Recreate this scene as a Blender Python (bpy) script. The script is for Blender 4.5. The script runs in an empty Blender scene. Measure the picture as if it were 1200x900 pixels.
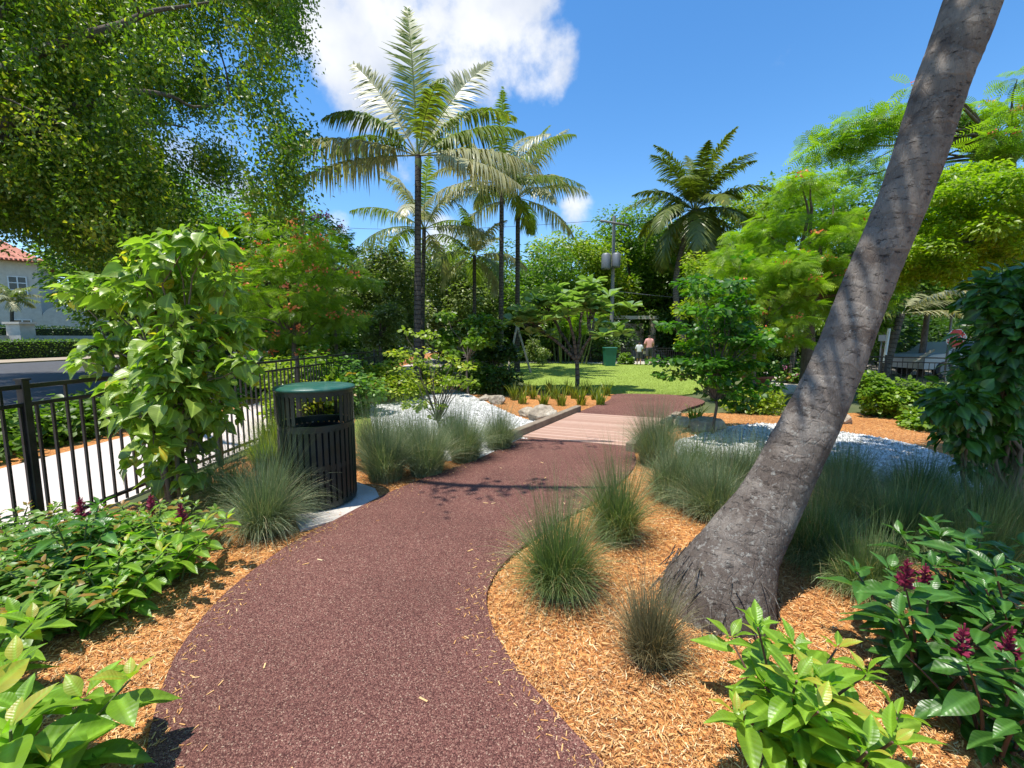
import bpy, bmesh, math, random
import numpy as np
from mathutils import Vector, Matrix
R = math.radians
rng = np.random.default_rng(7)
random.seed(7)
C = bpy.context.scene
col = C.collection
# ------------------------------------------------------------------ camera
F, PITCH, CH = 500.0, R(6.16), 1.6
cam = bpy.data.objects.new('camera', bpy.data.cameras.new('camera'))
col.objects.link(cam); C.camera = cam
cam.location = (0, 0, CH); cam.rotation_euler = (R(90) - PITCH, 0, 0)
cam.data.sensor_width = 36; cam.data.lens = F / 1200 * 36
cam.data.clip_start = .05; cam.data.clip_end = 2000
# ------------------------------------------------------------------ light
SUN_EL, SUN_AZ = R(75), math.atan2(-.85, -.52)      # azimuth from +Y towards +X
sdir = Vector((math.sin(SUN_AZ) * math.cos(SUN_EL), math.cos(SUN_AZ) * math.cos(SUN_EL), math.sin(SUN_EL)))
sun = bpy.data.objects.new('sun', bpy.data.lights.new('sun', 'SUN')); col.objects.link(sun)
sun.data.energy = 4.4; sun.data.angle = R(.53); sun.data.color = (1, .955, .88)
sun.rotation_euler = sdir.to_track_quat('Z', 'Y').to_euler()
W = bpy.data.worlds.new('World'); C.world = W; W.use_nodes = True
C.view_settings.view_transform = 'Standard'; C.view_settings.look = 'None'
C.view_settings.exposure = .66; C.view_settings.gamma = 1
C.cycles.max_bounces = 8; C.cycles.transparent_max_bounces = 8
C.cycles.diffuse_bounces = 3; C.cycles.transmission_bounces = 4; C.cycles.caustics_reflective = False
C.cycles.caustics_refractive = False

def ray(u, v):
    dx, dy = (u - 600) / F, (450 - v) / F
    return Vector((dx, math.cos(PITCH) + dy * math.sin(PITCH), -math.sin(PITCH) + dy * math.cos(PITCH)))
def P(u, v, d):                                   # point of the pixel's ray at distance d along +Y
    r = ray(u, v); return Vector((0, 0, CH)) + r * (d / r.y)
def G(u, v, z=0.0):                               # where the pixel's ray meets the ground
    r = ray(u, v); t = (z - CH) / r.z; return Vector((r.x * t, r.y * t, z))

def setup_world():
    nt = W.node_tree; N = nt.nodes; L = nt.links; bg = N['Background']
    sky = N.new('ShaderNodeTexSky'); sky.sky_type = 'NISHITA'; sky.sun_disc = False
    sky.sun_elevation = SUN_EL; sky.sun_rotation = SUN_AZ % (2 * math.pi)
    sky.air_density = 1.0; sky.dust_density = .25; sky.ozone_density = 1.6
    hs = N.new('ShaderNodeHueSaturation'); hs.inputs['Saturation'].default_value = 1.30; hs.inputs['Value'].default_value = 1.0
    L.new(sky.outputs[0], hs.inputs['Color'])
    tc = N.new('ShaderNodeTexCoord'); nz = N.new('ShaderNodeVectorMath'); nz.operation = 'NORMALIZE'
    L.new(tc.outputs['Generated'], nz.inputs[0])
    def math_(op, a, b=None, clamp=False):
        n = N.new('ShaderNodeMath'); n.operation = op; n.use_clamp = clamp
        for i, x in enumerate((a, b)):
            if x is None: continue
            if isinstance(x, (int, float)): n.inputs[i].default_value = x
            else: L.new(x, n.inputs[i])
        return n.outputs[0]
    total = None
    blobs = [(470, -10, 170, 1.15), (390, 20, 110, .95), (560, 60, 130, 1.15), (630, 70, 90, 1.25), (420, 90, 100, 1.1), (610, 5, 110, 1.15),
             (300, -60, 130, .9), (398, 262, 26, .75), (505, 282, 50, .7), (590, 190, 50, .6), (676, 246, 34, .8), (640, 290, 45, .55), (748, 214, 16, .42), (470, 175, 60, .5),
             (250, 210, 90, .7), (120, 180, 120, .6), (460, 330, 120, .5), (1300, 420, 130, .7), (200, 60, 90, .6), (340, 10, 110, .9)]
    for (u, v, r, w) in blobs:
        d = ray(u, v).normalized(); d2 = ray(u, v - r * .8).normalized(); ang = math.acos(max(-1, min(1, d.dot(d2))))
        dt = N.new('ShaderNodeVectorMath'); dt.operation = 'DOT_PRODUCT'; L.new(nz.outputs[0], dt.inputs[0]); dt.inputs[1].default_value = d
        mr = N.new('ShaderNodeMapRange'); mr.interpolation_type = 'SMOOTHSTEP'
        mr.inputs['From Min'].default_value = math.cos(ang * 1.25); mr.inputs['From Max'].default_value = math.cos(ang * .35)
        mr.inputs['To Max'].default_value = w; L.new(dt.outputs['Value'], mr.inputs['Value'])
        total = mr.outputs[0] if total is None else math_('MAXIMUM', total, mr.outputs[0])
    no = N.new('ShaderNodeTexNoise'); no.inputs['Scale'].default_value = 8.5; no.inputs['Detail'].default_value = 9; no.inputs['Roughness'].default_value = .58
    L.new(nz.outputs[0], no.inputs['Vector'])
    s = math_('ADD', math_('MULTIPLY', total, 1.4), math_('MULTIPLY', math_('SUBTRACT', no.outputs['Fac'], .5), 3.7))
    mr = N.new('ShaderNodeMapRange'); mr.interpolation_type = 'SMOOTHSTEP'; mr.inputs['From Min'].default_value = .62; mr.inputs['From Max'].default_value = 1.75
    L.new(s, mr.inputs['Value'])
    n2 = N.new('ShaderNodeTexNoise'); n2.inputs['Scale'].default_value = 5; n2.inputs['Detail'].default_value = 5
    ad = N.new('ShaderNodeVectorMath'); ad.operation = 'ADD'; ad.inputs[1].default_value = (3, 1, 2); L.new(nz.outputs[0], ad.inputs[0]); L.new(ad.outputs[0], n2.inputs['Vector'])
    cr = N.new('ShaderNodeMix'); cr.data_type = 'RGBA'
    cr.inputs[6].default_value = (2.7, 3.0, 3.6, 1); cr.inputs[7].default_value = (4.5, 4.55, 4.65, 1)
    m3 = N.new('ShaderNodeMapRange'); m3.inputs['From Min'].default_value = .35; m3.inputs['From Max'].default_value = .6; L.new(n2.outputs['Fac'], m3.inputs['Value']); L.new(m3.outputs[0], cr.inputs[0])
    mx = N.new('ShaderNodeMix'); mx.data_type = 'RGBA'
    L.new(math_('MULTIPLY', mr.outputs[0], .93), mx.inputs[0]); L.new(hs.outputs[0], mx.inputs[6]); L.new(cr.outputs[2], mx.inputs[7])
    L.new(mx.outputs[2], bg.inputs['Color']); bg.inputs['Strength'].default_value = .15
setup_world()

# ------------------------------------------------------------------ materials
class NT:
    def __init__(s, name):
        s.m = bpy.data.materials.new(name); s.m.use_nodes = True; s.N = s.m.node_tree.nodes; s.L = s.m.node_tree.links
        s.b = s.N['Principled BSDF']; s.out = s.N['Material Output']
        s.tc = s.N.new('ShaderNodeTexCoord')
    def set(s, k, v):
        if hasattr(v, 'links') or isinstance(v, bpy.types.NodeSocket): s.L.new(v, s.b.inputs[k])
        else: s.b.inputs[k].default_value = v
    def map(s, scale=(1, 1, 1), src=None):
        n = s.N.new('ShaderNodeMapping'); n.inputs['Scale'].default_value = scale; s.L.new(src or s.tc.outputs['Object'], n.inputs[0]); return n.outputs[0]
    def noise(s, scale, detail=4, rough=.55, vec=None, dist=0):
        n = s.N.new('ShaderNodeTexNoise'); n.inputs['Scale'].default_value = scale; n.inputs['Detail'].default_value = detail
        n.inputs['Roughness'].default_value = rough; n.inputs['Distortion'].default_value = dist
        s.L.new(vec or s.tc.outputs['Object'], n.inputs['Vector']); return n.outputs['Fac']
    def voro(s, scale, vec=None, out='Distance', feat='F1'):
        n = s.N.new('ShaderNodeTexVoronoi'); n.inputs['Scale'].default_value = scale; n.feature = feat
        s.L.new(vec or s.tc.outputs['Object'], n.inputs['Vector']); return n.outputs[out]
    def ramp(s, fac, stops):
        n = s.N.new('ShaderNodeValToRGB'); e = n.color_ramp.elements
        while len(e) < len(stops): e.new(.5)
        for el, (p, c) in zip(e, stops):
            el.position = p; el.color = (c, c, c, 1) if isinstance(c, (int, float)) else (*c, 1)
        s.L.new(fac, n.inputs[0]); return n.outputs[0]
    def mix(s, fac, a, b, mode='MIX'):
        n = s.N.new('ShaderNodeMix'); n.data_type = 'RGBA'; n.blend_type = mode
        for i, x in ((0, fac), (6, a), (7, b)):
            if isinstance(x, bpy.types.NodeSocket): s.L.new(x, n.inputs[i])
            elif i == 0: n.inputs[i].default_value = x
            else: n.inputs[i].default_value = (*x, 1)
        return n.outputs[2]
    def mul(s, a, b, op='MULTIPLY'):
        n = s.N.new('ShaderNodeMath'); n.operation = op
        for i, x in enumerate((a, b)):
            if isinstance(x, bpy.types.NodeSocket): s.L.new(x, n.inputs[i])
            else: n.inputs[i].default_value = x
        return n.outputs[0]
    def bump(s, h, strength=.5, dist=.02):
        n = s.N.new('ShaderNodeBump'); n.inputs['Strength'].default_value = strength; n.inputs['Distance'].default_value = dist
        s.L.new(h, n.inputs['Height']); s.L.new(n.outputs[0], s.b.inputs['Normal'])
    def attr(s):
        n = s.N.new('ShaderNodeAttribute'); n.attribute_name = 'luv'; x = s.N.new('ShaderNodeSeparateXYZ'); s.L.new(n.outputs['Vector'], x.inputs[0]); s.av = n.outputs['Vector']
        return x.outputs

def leaf_mat(name, dark, light, accent=None, accent_at=.96, trans=.35, rough=.42, veins=False, tcol=None, spec=.5):
    dark, light = [(x[0] * 1.16, x[1] * .98, x[2]) if x[1] > x[0] else x for x in (dark, light)]
    t = NT(name); u, v, r = t.attr()
    stops = [(0, dark), (.55, tuple((a + b) / 2 for a, b in zip(dark, light))), (accent_at - .06 if accent else 1, light)]
    if accent: stops += [(accent_at, accent), (1, accent)]
    c = t.ramp(r, stops)
    if veins:
        e = t.ramp(t.mul(t.mul(t.mul(v, .5, 'SUBTRACT'), 0, 'ADD'), 1), [(0, 0), (1, 0)]) if False else None
        a = t.N.new('ShaderNodeMath'); a.operation = 'ABSOLUTE'; t.L.new(t.mul(v, .5, 'SUBTRACT'), a.inputs[0])
        mid = t.ramp(a.outputs[0], [(0, 1), (.035, .6), (.07, 0)])
        sw = t.mul(t.mul(u, 1), t.mul(a.outputs[0], -.55), 'ADD')
        w = t.N.new('ShaderNodeMath'); w.operation = 'SINE'; t.L.new(t.mul(sw, 62.), w.inputs[0])
        side = t.ramp(w.outputs[0], [(.78, 0), (1, .45)])
        c = t.mix(t.mul(mid, .55), c, tuple(min(1, x * 1.7 + .03) for x in light))
        c = t.mix(t.mul(side, .35), c, tuple(min(1, x * 1.35 + .01) for x in light))
        t.bump(t.mul(t.mul(w.outputs[0], .5), t.mul(mid, -2.), 'ADD'), .16, .004)
    if veins: c = t.mix(t.mul(t.ramp(t.noise(38, 4, .7), [(.66, 0), (.72, 1)]), .55), c, (.20, .13, .03))
    nz = t.noise(9, 3)
    c = t.mix(.5, c, t.ramp(nz, [(.3, .32), (.7, .72)]), 'OVERLAY')
    t.set('Base Color', c); t.set('Roughness', rough); t.b.inputs['Specular IOR Level'].default_value = spec
    tr = t.N.new('ShaderNodeBsdfTranslucent')
    hs = t.N.new('ShaderNodeMix'); hs.data_type = 'RGBA'; hs.blend_type = 'MULTIPLY'; hs.inputs[0].default_value = 1
    t.L.new(c, hs.inputs[6]); hs.inputs[7].default_value = (*(tcol or (1.55, 1.95, .55)), 1); t.L.new(hs.outputs[2], tr.inputs[0])
    ms = t.N.new('ShaderNodeMixShader'); ms.inputs[0].default_value = trans
    t.L.new(t.b.outputs[0], ms.inputs[1]); t.L.new(tr.outputs[0], ms.inputs[2]); t.L.new(ms.outputs[0], t.out.inputs[0])
    return t.m
def plain(name, c, rough=.6, metal=0, var=.15, scale=6, bump=0):
    t = NT(name); k = 1 - var; n = t.noise(scale, 5)
    t.set('Base Color', t.mix(n, tuple(x * k for x in c), tuple(min(1, x * (2 - k)) for x in c))); t.set('Roughness', rough); t.set('Metallic', metal)
    if bump: t.bump(t.noise(scale * 8, 4), bump, .01)
    return t.m
M = {}
# foliage
M['leaf_big'] = leaf_mat('leaf_big', (.058, .13, .012), (.19, .29, .024), (.36, .33, .03), .90, .45)
M['leaf_mid'] = leaf_mat('leaf_mid', (.055, .13, .012), (.15, .27, .026), None, .96, .42)
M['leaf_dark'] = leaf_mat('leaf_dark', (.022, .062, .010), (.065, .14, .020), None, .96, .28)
M['leaf_olive'] = leaf_mat('leaf_olive', (.085, .14, .032), (.20, .28, .075), (.48, .48, .34), .95, .34)
M['leaf_lime'] = leaf_mat('leaf_lime', (.11, .22, .010), (.29, .42, .020), None, .96, .45)
M['leaf_yellowgreen'] = leaf_mat('leaf_yellowgreen', (.12, .22, .012), (.30, .40, .030), (.42, .36, .03), .95, .42)
M['leaf_poin'] = leaf_mat('leaf_poin', (.10, .22, .014), (.25, .39, .030), None, .96, .42)
M['leaf_layer'] = leaf_mat('leaf_layer', (.025, .10, .008), (.09, .25, .013), (.20, .30, .02), .95, .40)
M['leaf_heart'] = leaf_mat('leaf_heart', (.095, .20, .022), (.25, .38, .06), (.52, .40, .03), .965, .40, .34, True)
M['leaf_spike'] = leaf_mat('leaf_spike', (.050, .15, .012), (.16, .33, .022), (.42, .38, .05), .965, .42, .38, True)
M['leaf_deep'] = leaf_mat('leaf_deep', (.018, .07, .010), (.05, .16, .018), None, .96, .30, .35, True)
M['leaf_hamelia'] = leaf_mat('leaf_hamelia', (.055, .15, .022), (.15, .30, .045), (.30, .17, .04), .95, .35)
M['leaf_frangi'] = leaf_mat('leaf_frangi', (.11, .21, .06), (.26, .40, .14), None, .96, .30, .32)
M['leaf_hedge'] = leaf_mat('leaf_hedge', (.07, .17, .012), (.19, .33, .018), None, .96, .35)
M['palm_green'] = leaf_mat('palm_green', (.070, .13, .022), (.18, .25, .045), (.30, .27, .05), .95, .34, .38)
M['palm_silver'] = leaf_mat('palm_silver', (.19, .25, .12), (.38, .43, .24), (.42, .35, .15), .95, .30, .4, tcol=(1.3, 1.35, .7))
M['palm_coco'] = leaf_mat('palm_coco', (.06, .105, .018), (.15, .20, .030), (.38, .32, .06), .95, .28, .34)
M['grass_blue'] = leaf_mat('grass_blue', (.08, .15, .07), (.22, .31, .16), (.48, .42, .25), .84, .30, .5, tcol=(1.4, 1.5, .7))
M['grass_green'] = leaf_mat('grass_green', (.065, .14, .045), (.18, .29, .10), (.46, .39, .20), .84, .30, .5, tcol=(1.5, 1.6, .6))
M['grass_dry'] = leaf_mat('grass_dry', (.10, .11, .05), (.24, .22, .11), (.36, .28, .14), .88, .25, .6, tcol=(1.3, 1.2, .8))
M['lawn_blade'] = leaf_mat('lawn_blade', (.16, .25, .03), (.30, .40, .06), (.34, .34, .10), .96, .25, .6)
M['strap'] = leaf_mat('strap', (.08, .16, .015), (.22, .30, .03), (.40, .34, .05), .88, .3, .45)
def flower(n, a, b): return leaf_mat(n, a, b, None, .96, .3, .6, tcol=(1.2, 1, 1))
M['orange'] = flower('orange_petal', (.80, .16, .06), (.92, .34, .14)); M['pink'] = flower('pink_petal', (.6, .12, .30), (.8, .3, .5))
M['magenta'] = flower('magenta_petal', (.14, .008, .03), (.36, .035, .09))
M['stem'] = plain('stem', (.10, .13, .035), .6); M['stem_red'] = plain('stem_red', (.10, .045, .03), .6)
M['twig'] = plain('twig', (.16, .12, .08), .8, bump=.3); M['branch_pale'] = plain('branch_pale', (.34, .30, .22), .8, var=.35, scale=14, bump=.4)
def bark(name, a, b, ring=0., rings=14., spots=False):
    t = NT(name); u, v, r = t.attr(); o = t.tc.outputs['Object']
    n1 = t.noise(5, 8, .7); n2 = t.noise(48 if spots else 34, 8, .75, t.map((1, 1, .22)))
    c = t.ramp(t.mul(t.mul(n1, .5), t.mul(n2, .5), 'ADD'), [(.40, a), (.60, b)])
    h = t.mul(n2, 1.)
    if ring:
        w = t.N.new('ShaderNodeMath'); w.operation = 'SINE'; t.L.new(t.mul(t.mul(v, rings), t.mul(t.noise(2.2, 3), 7.), 'ADD'), w.inputs[0])
        rr = t.ramp(t.mul(w.outputs[0], t.mul(t.noise(9, 5, .7), .9), 'ADD') if spots else w.outputs[0], [(0, 1), (.62, 1), (.95, 0), (1, 0)])
        c = t.mix(t.mul(rr, ring), tuple(x * .55 for x in a), c)
        h = t.mul(h, t.mul(rr, .35 if spots else .8), 'ADD')
    if spots:
        lowd = t.N.new('ShaderNodeSeparateXYZ'); t.L.new(o, lowd.inputs[0]); lw = t.ramp(t.mul(lowd.outputs[2], .5), [(.12, 1), (.75, 0)])
        big = t.ramp(t.mul(t.noise(3.2, 7, .72), t.mul(lw, .16), 'ADD'), [(.50, 0), (.63, 1)])
        c = t.mix(t.mul(big, .75), c, (.070, .048, .036))
        # grey lichen film that grows thicker towards the foot
        zz = t.N.new('ShaderNodeSeparateXYZ'); t.L.new(o, zz.inputs[0]); low = t.ramp(t.mul(zz.outputs[2], .4), [(.0, 1), (.7, 0)])
        sp = t.ramp(t.mul(t.noise(26, 6, .72), t.mul(low, .07), 'ADD'), [(.60, 0), (.67, 1)])
        c = t.mix(t.mul(sp, .45), c, (.42, .41, .36))
        sp2 = t.ramp(t.noise(70, 3, .7), [(.66, 0), (.72, 1)]); c = t.mix(t.mul(sp2, .6), c, (.50, .50, .46))
        crk = t.ramp(t.voro(13, t.map((1.6, 1.6, .5)), feat='DISTANCE_TO_EDGE'), [(0, 0), (.07, 1)])
        crk2 = t.ramp(t.noise(16, 5, .75, t.map((1, 1, 2.6))), [(.30, 0), (.42, 1)])
        c = t.mix(crk2, (.03, .022, .018), c)
        h = t.mul(h, t.mul(t.mul(crk2, .9), t.mul(crk, .2), 'ADD'), 'ADD')
    t.set('Base Color', c); t.set('Roughness', .92); t.bump(h, .9, .02 if spots else .03); return t.m
M['bark_lean'] = bark('bark_lean', (.33, .275, .225), (.74, .67, .57), .16, 24., True)
M['bark_palm'] = bark('bark_palm', (.055, .045, .036), (.17, .15, .12), .6, 50.)
M['bark_coco'] = bark('bark_coco', (.12, .10, .08), (.26, .23, .19), .5, 40.)
M['bark_tree'] = bark('bark_tree', (.07, .052, .04), (.20, .16, .125))
# ground surfaces
def ground_mats():
    t = NT('soil'); c = t.ramp(t.noise(.8, 8, .6), [(.35, (.05, .07, .02)), (.65, (.10, .11, .04))]); t.set('Base Color', c); t.set('Roughness', 1); M['soil'] = t.m
    t = NT('mulch'); 
    v1 = t.map((1, 3.2, 1)); a = t.voro(36, v1, 'Color'); v2 = t.map((3.4, 1, 1)); b = t.voro(42, v2, 'Color')
    s1 = t.N.new('ShaderNodeSeparateXYZ'); t.L.new(a, s1.inputs[0]); s2 = t.N.new('ShaderNodeSeparateXYZ'); t.L.new(b, s2.inputs[0])
    mm = t.mix(t.ramp(t.noise(14, 4), [(.45, 0), (.55, 1)]), s1.outputs[0], s2.outputs[0])
    c = t.ramp(mm, [(0, (.20, .065, .016)), (.4, (.42, .16, .04)), (.8, (.58, .26, .07)), (1, (.70, .38, .13))])
    c = t.mix(.45, c, t.ramp(t.noise(1.3, 5, .6), [(.3, .28), (.7, .75)]), 'OVERLAY')
    t.set('Base Color', c); t.set('Roughness', .95); t.bump(mm, .8, .015); M['mulch'] = t.m
    t = NT('mulch_chip'); u, v, r = t.attr(); c = t.ramp(r, [(0, (.15, .045, .012)), (.2, (.37, .145, .042)), (.5, (.55, .27, .085)), (.82, (.68, .42, .17)), (1, (.76, .58, .34))])
    c = t.mix(.45, c, t.ramp(t.noise(1.3, 5, .6), [(.3, .28), (.7, .75)]), 'OVERLAY')
    t.set('Base Color', c); t.set('Roughness', .9); M['chip'] = t.m
    t = NT('rubber'); ce = t.voro(210, None, 'Color'); s = t.N.new('ShaderNodeSeparateXYZ'); t.L.new(ce, s.inputs[0]); d = t.voro(210)
    c = t.ramp(s.outputs[0], [(0, (.060, .020, .016)), (.45, (.155, .060, .046)), (.8, (.25, .108, .082)), (.955, (.32, .18, .13)), (1, (.48, .34, .24))])
    c = t.mix(.7, c, t.ramp(t.noise(.9, 8, .65), [(.3, .34), (.7, .64)]), 'OVERLAY')
    c = t.mix(.35, c, t.ramp(t.noise(30, 5, .6), [(.3, .36), (.7, .62)]), 'OVERLAY')
    t.set('Base Color', c); t.set('Roughness', .85); t.b.inputs['Specular IOR Level'].default_value = .3
    t.bump(t.mul(t.ramp(d, [(0, 1), (.75, 0)]), t.mul(s.outputs[1], .8), 'ADD'), .75, .006); M['rubber'] = t.m
    t = NT('gravel'); ce = t.voro(60, None, 'Color'); s = t.N.new('ShaderNodeSeparateXYZ'); t.L.new(ce, s.inputs[0]); d = t.voro(60)
    c = t.ramp(s.outputs[0], [(0, (.22, .215, .20)), (.4, (.46, .455, .42)), (1, (.72, .71, .68))]); t.set('Base Color', c); t.set('Roughness', .85)
    t.bump(t.ramp(d, [(0, 1), (.8, 0)]), 1, .02); M['gravel'] = t.m
    t = NT('pebble'); u, v, r = t.attr(); t.set('Base Color', t.ramp(r, [(0, (.20, .20, .18)), (.4, (.46, .46, .43)), (1, (.78, .77, .73))])); t.set('Roughness', .8); M['pebble'] = t.m
    t = NT('lawn'); c = t.ramp(t.noise(60, 6, .7), [(.3, (.17, .25, .03)), (.7, (.31, .40, .07))]); c = t.mix(.5, c, t.ramp(t.noise(.7, 5), [(.3, .38), (.7, .62)]), 'OVERLAY')
    t.set('Base Color', c); t.set('Roughness', 1); t.bump(t.noise(90, 4), .8, .02); M['lawn'] = t.m
    def conc(n, a, b, sc=3):
        t = NT(n); c = t.ramp(t.noise(sc, 9, .65), [(.3, a), (.7, b)]); c = t.mix(.3, c, t.ramp(t.noise(160, 3, .7), [(.3, .3), (.7, .7)]), 'OVERLAY')
        t.set('Base Color', c); t.set('Roughness', .9); t.bump(t.noise(120, 3), .25, .004); M[n] = t.m
    conc('concrete', (.42, .38, .33), (.56, .52, .46)); conc('walk', (.50, .43, .38), (.62, .54, .48)); conc('asphalt', (.045, .046, .05), (.085, .085, .09)); conc('stucco', (.50, .45, .37), (.66, .61, .52))
    conc('tan_stone', (.32, .24, .16), (.52, .42, .31), 5); conc('verge', (.28, .22, .15), (.38, .31, .22))
    t = NT('plank'); u, v, r = t.attr(); c = t.ramp(r, [(0, (.36, .21, .15)), (.5, (.42, .26, .19)), (1, (.47, .31, .235))])
    c = t.mix(.5, c, t.ramp(t.noise(10, 6, .65, t.map((1.2, 22, 6))), [(.3, .3), (.7, .7)]), 'OVERLAY')
    t.set('Base Color', c); t.set('Roughness', .85); M['plank'] = t.m
    t = NT('kerb_wood'); c = t.ramp(t.noise(6, 6, .65, t.map((1, 1, 1))), [(.3, (.16, .12, .08)), (.7, (.30, .235, .17))]); t.set('Base Color', c); t.set('Roughness', .9); M['kerb'] = t.m
    t = NT('roof_tile'); w = t.noise(3, 3); c = t.ramp(t.voro(3, None, 'Color') and w, [(.3, (.30, .10, .06)), (.7, (.50, .21, .13))]); t.set('Base Color', c); t.set('Roughness', .9); M['roof'] = t.m
    t = NT('rock'); c = t.ramp(t.noise(4, 10, .7), [(.3, (.14, .11, .08)), (.5, (.40, .33, .24)), (.7, (.66, .59, .47))]); t.set('Base Color', c); t.set('Roughness', .95); t.bump(t.noise(14, 8, .7), 1, .05); M['rock'] = t.m
    t = NT('hedge_shade_core'); t.set('Base Color', (.015, .03, .008, 1)); t.set('Roughness', 1); M['core'] = t.m
ground_mats()
M['black'] = plain('black_powdercoat', (.014, .014, .015), .38, .0, .25, 20)
M['bin_green'] = plain('dark_green_paint', (.010, .022, .018), .28, .0, .2, 20)
def worn(name, c, dust, sc=7):
    t = NT(name); a = t.ramp(t.noise(sc, 8, .7), [(.45, 0), (.75, 1)]); b = t.ramp(t.noise(60, 4, .7), [(.62, 0), (.70, 1)])
    k = t.mix(t.mul(a, .35), c, dust); k = t.mix(t.mul(b, .35), k, dust); t.set('Base Color', k); t.set('Roughness', t.mul(t.mul(a, .35), .32, 'ADD')); return t.m
M['bin_green'] = worn('dark_green_paint', (.006, .018, .013), (.03, .034, .028)); M['black'] = worn('black_powdercoat', (.012, .012, .013), (.07, .065, .06), 4)
M['lid_green'] = worn('green_lid_paint', (.018, .095, .065), (.13, .19, .15), 12) or plain('green_lid_paint', (.018, .095, .065), .42, .0, .25, 9)
M['white'] = plain('white_paint', (.75, .75, .73), .5, 0, .06); M['grey'] = plain('grey_metal', (.17, .18, .19), .5, .3)
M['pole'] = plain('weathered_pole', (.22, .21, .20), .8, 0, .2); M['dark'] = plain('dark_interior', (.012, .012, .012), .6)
M['glass'] = plain('window_glass', (.02, .03, .035), .08, 0, .1); M['red'] = plain('red_sign', (.62, .015, .02), .4, 0, .05)
M['terracotta'] = plain('terracotta', (.42, .13, .07), .8, 0, .2); M['skin'] = plain('skin', (.48, .25, .17), .6, 0, .05)
M['shirt'] = plain('pink_shirt', (.70, .33, .30), .9, 0, .15, 30); M['shorts'] = plain('dark_shorts', (.06, .06, .065), .9); M['hair'] = plain('hair', (.03, .02, .015), .8)
M['tee'] = plain('pale_tee', (.60, .60, .62), .9); M['bin2'] = plain('teal_bin', (.01, .12, .09), .5); M['car_white'] = plain('car_paint', (.40, .41, .43), .25, 0, .03); M['tyre'] = plain('tyre', (.02, .02, .02), .8)
M['coral'] = plain('coral_shirt', (.6, .12, .12), .9)

# ------------------------------------------------------------------ mesh building
class MB:
    def __init__(s): s.V, s.A, s.F, s.MI, s.n = [], [], [], [], 0
    def add(s, v, f, luv=None, mat=0, rnd=.5):
        v = np.asarray(v, float).reshape(-1, 3); f = np.asarray(f, int)
        a = np.zeros((len(v), 3)); a[:, 2] = rnd
        if luv is not None: a[:, :2] = luv
        s.V.append(v); s.A.append(a); s.F.append(f + s.n); s.MI.append(np.full(len(f), mat)); s.n += len(v); return s
    def build(s, name, mats, parent=None, smooth=True, **props):
        me = bpy.data.meshes.new(name); V = np.concatenate(s.V); A = np.concatenate(s.A)
        me.vertices.add(len(V)); me.vertices.foreach_set('co', V.astype(np.float32).ravel())
        tot = np.concatenate([np.full(len(f), f.shape[1]) for f in s.F]); lv = np.concatenate([f.ravel() for f in s.F])
        me.loops.add(len(lv)); me.loops.foreach_set('vertex_index', lv.astype(np.int32))
        me.polygons.add(len(tot)); st = np.concatenate([[0], np.cumsum(tot)[:-1]])
        me.polygons.foreach_set('loop_start', st.astype(np.int32)); me.polygons.foreach_set('loop_total', tot.astype(np.int32))
        me.polygons.foreach_set('material_index', np.concatenate(s.MI).astype(np.int32))
        me.polygons.foreach_set('use_smooth', np.full(len(tot), smooth))
        at = me.attributes.new('luv', 'FLOAT_VECTOR', 'POINT'); at.data.foreach_set('vector', A.astype(np.float32).ravel())
        me.update(calc_edges=True); me.validate()
        for m in (mats if isinstance(mats, (list, tuple)) else [mats]): me.materials.append(M[m])
        o = bpy.data.objects.new(name, me); col.objects.link(o)
        if parent: o.parent = parent
        for k, v in props.items(): o[k] = v
        return o
def thing(name, label, cat, loc=(0, 0, 0), group=None, rz=0):
    o = bpy.data.objects.new(name, None); col.objects.link(o); o.location = loc; o.rotation_euler = (0, 0, rz); o.empty_display_size = .1
    o['label'] = label; o['category'] = cat
    if group: o['group'] = group
    return o
def norm(a): return a / np.maximum(np.linalg.norm(a, axis=-1, keepdims=True), 1e-9)
def tube(mb, pts, rad, n=8, mat=0, rnd=.5, rough=0, caps=True):
    p = np.array([tuple(q) for q in pts], float); k = len(p); rad = np.broadcast_to(np.asarray(rad, float), (k,))
    t = norm(np.gradient(p, axis=0)); up = np.array([0, 0, 1.]) if abs(t[0][2]) < .9 else np.array([0, 1., 0])
    rings = []; x = norm(np.cross(up, t[0])); Ls = np.concatenate([[0], np.cumsum(np.linalg.norm(np.diff(p, axis=0), axis=1))])
    an = np.linspace(0, 2 * np.pi, n, endpoint=False)
    for i in range(k):
        x = norm(x - t[i] * np.dot(x, t[i])); y = np.cross(t[i], x)
        rr = rad[i] * (1 + rough * rng.normal(0, 1, n))
        rings.append(p[i] + np.outer(np.cos(an) * rr, x) + np.outer(np.sin(an) * rr, y))
    V = np.concatenate(rings); f = []
    for i in range(k - 1):
        a = i * n + np.arange(n); b = i * n + (np.arange(n) + 1) % n; f.append(np.stack([a, b, b + n, a + n], 1))
    luv = np.stack([np.tile(an / 6.283, k), np.repeat(Ls, n)], 1)
    mb.add(V, np.concatenate(f), luv, mat, rnd)
    if caps and n >= 3:
        for r0, fl in ((0, True), (k - 1, False)):
            idx = np.arange(n); idx = idx[::-1] if fl else idx
            mb.add(rings[r0], idx[None, :], None, mat, rnd)
    return mb
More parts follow.
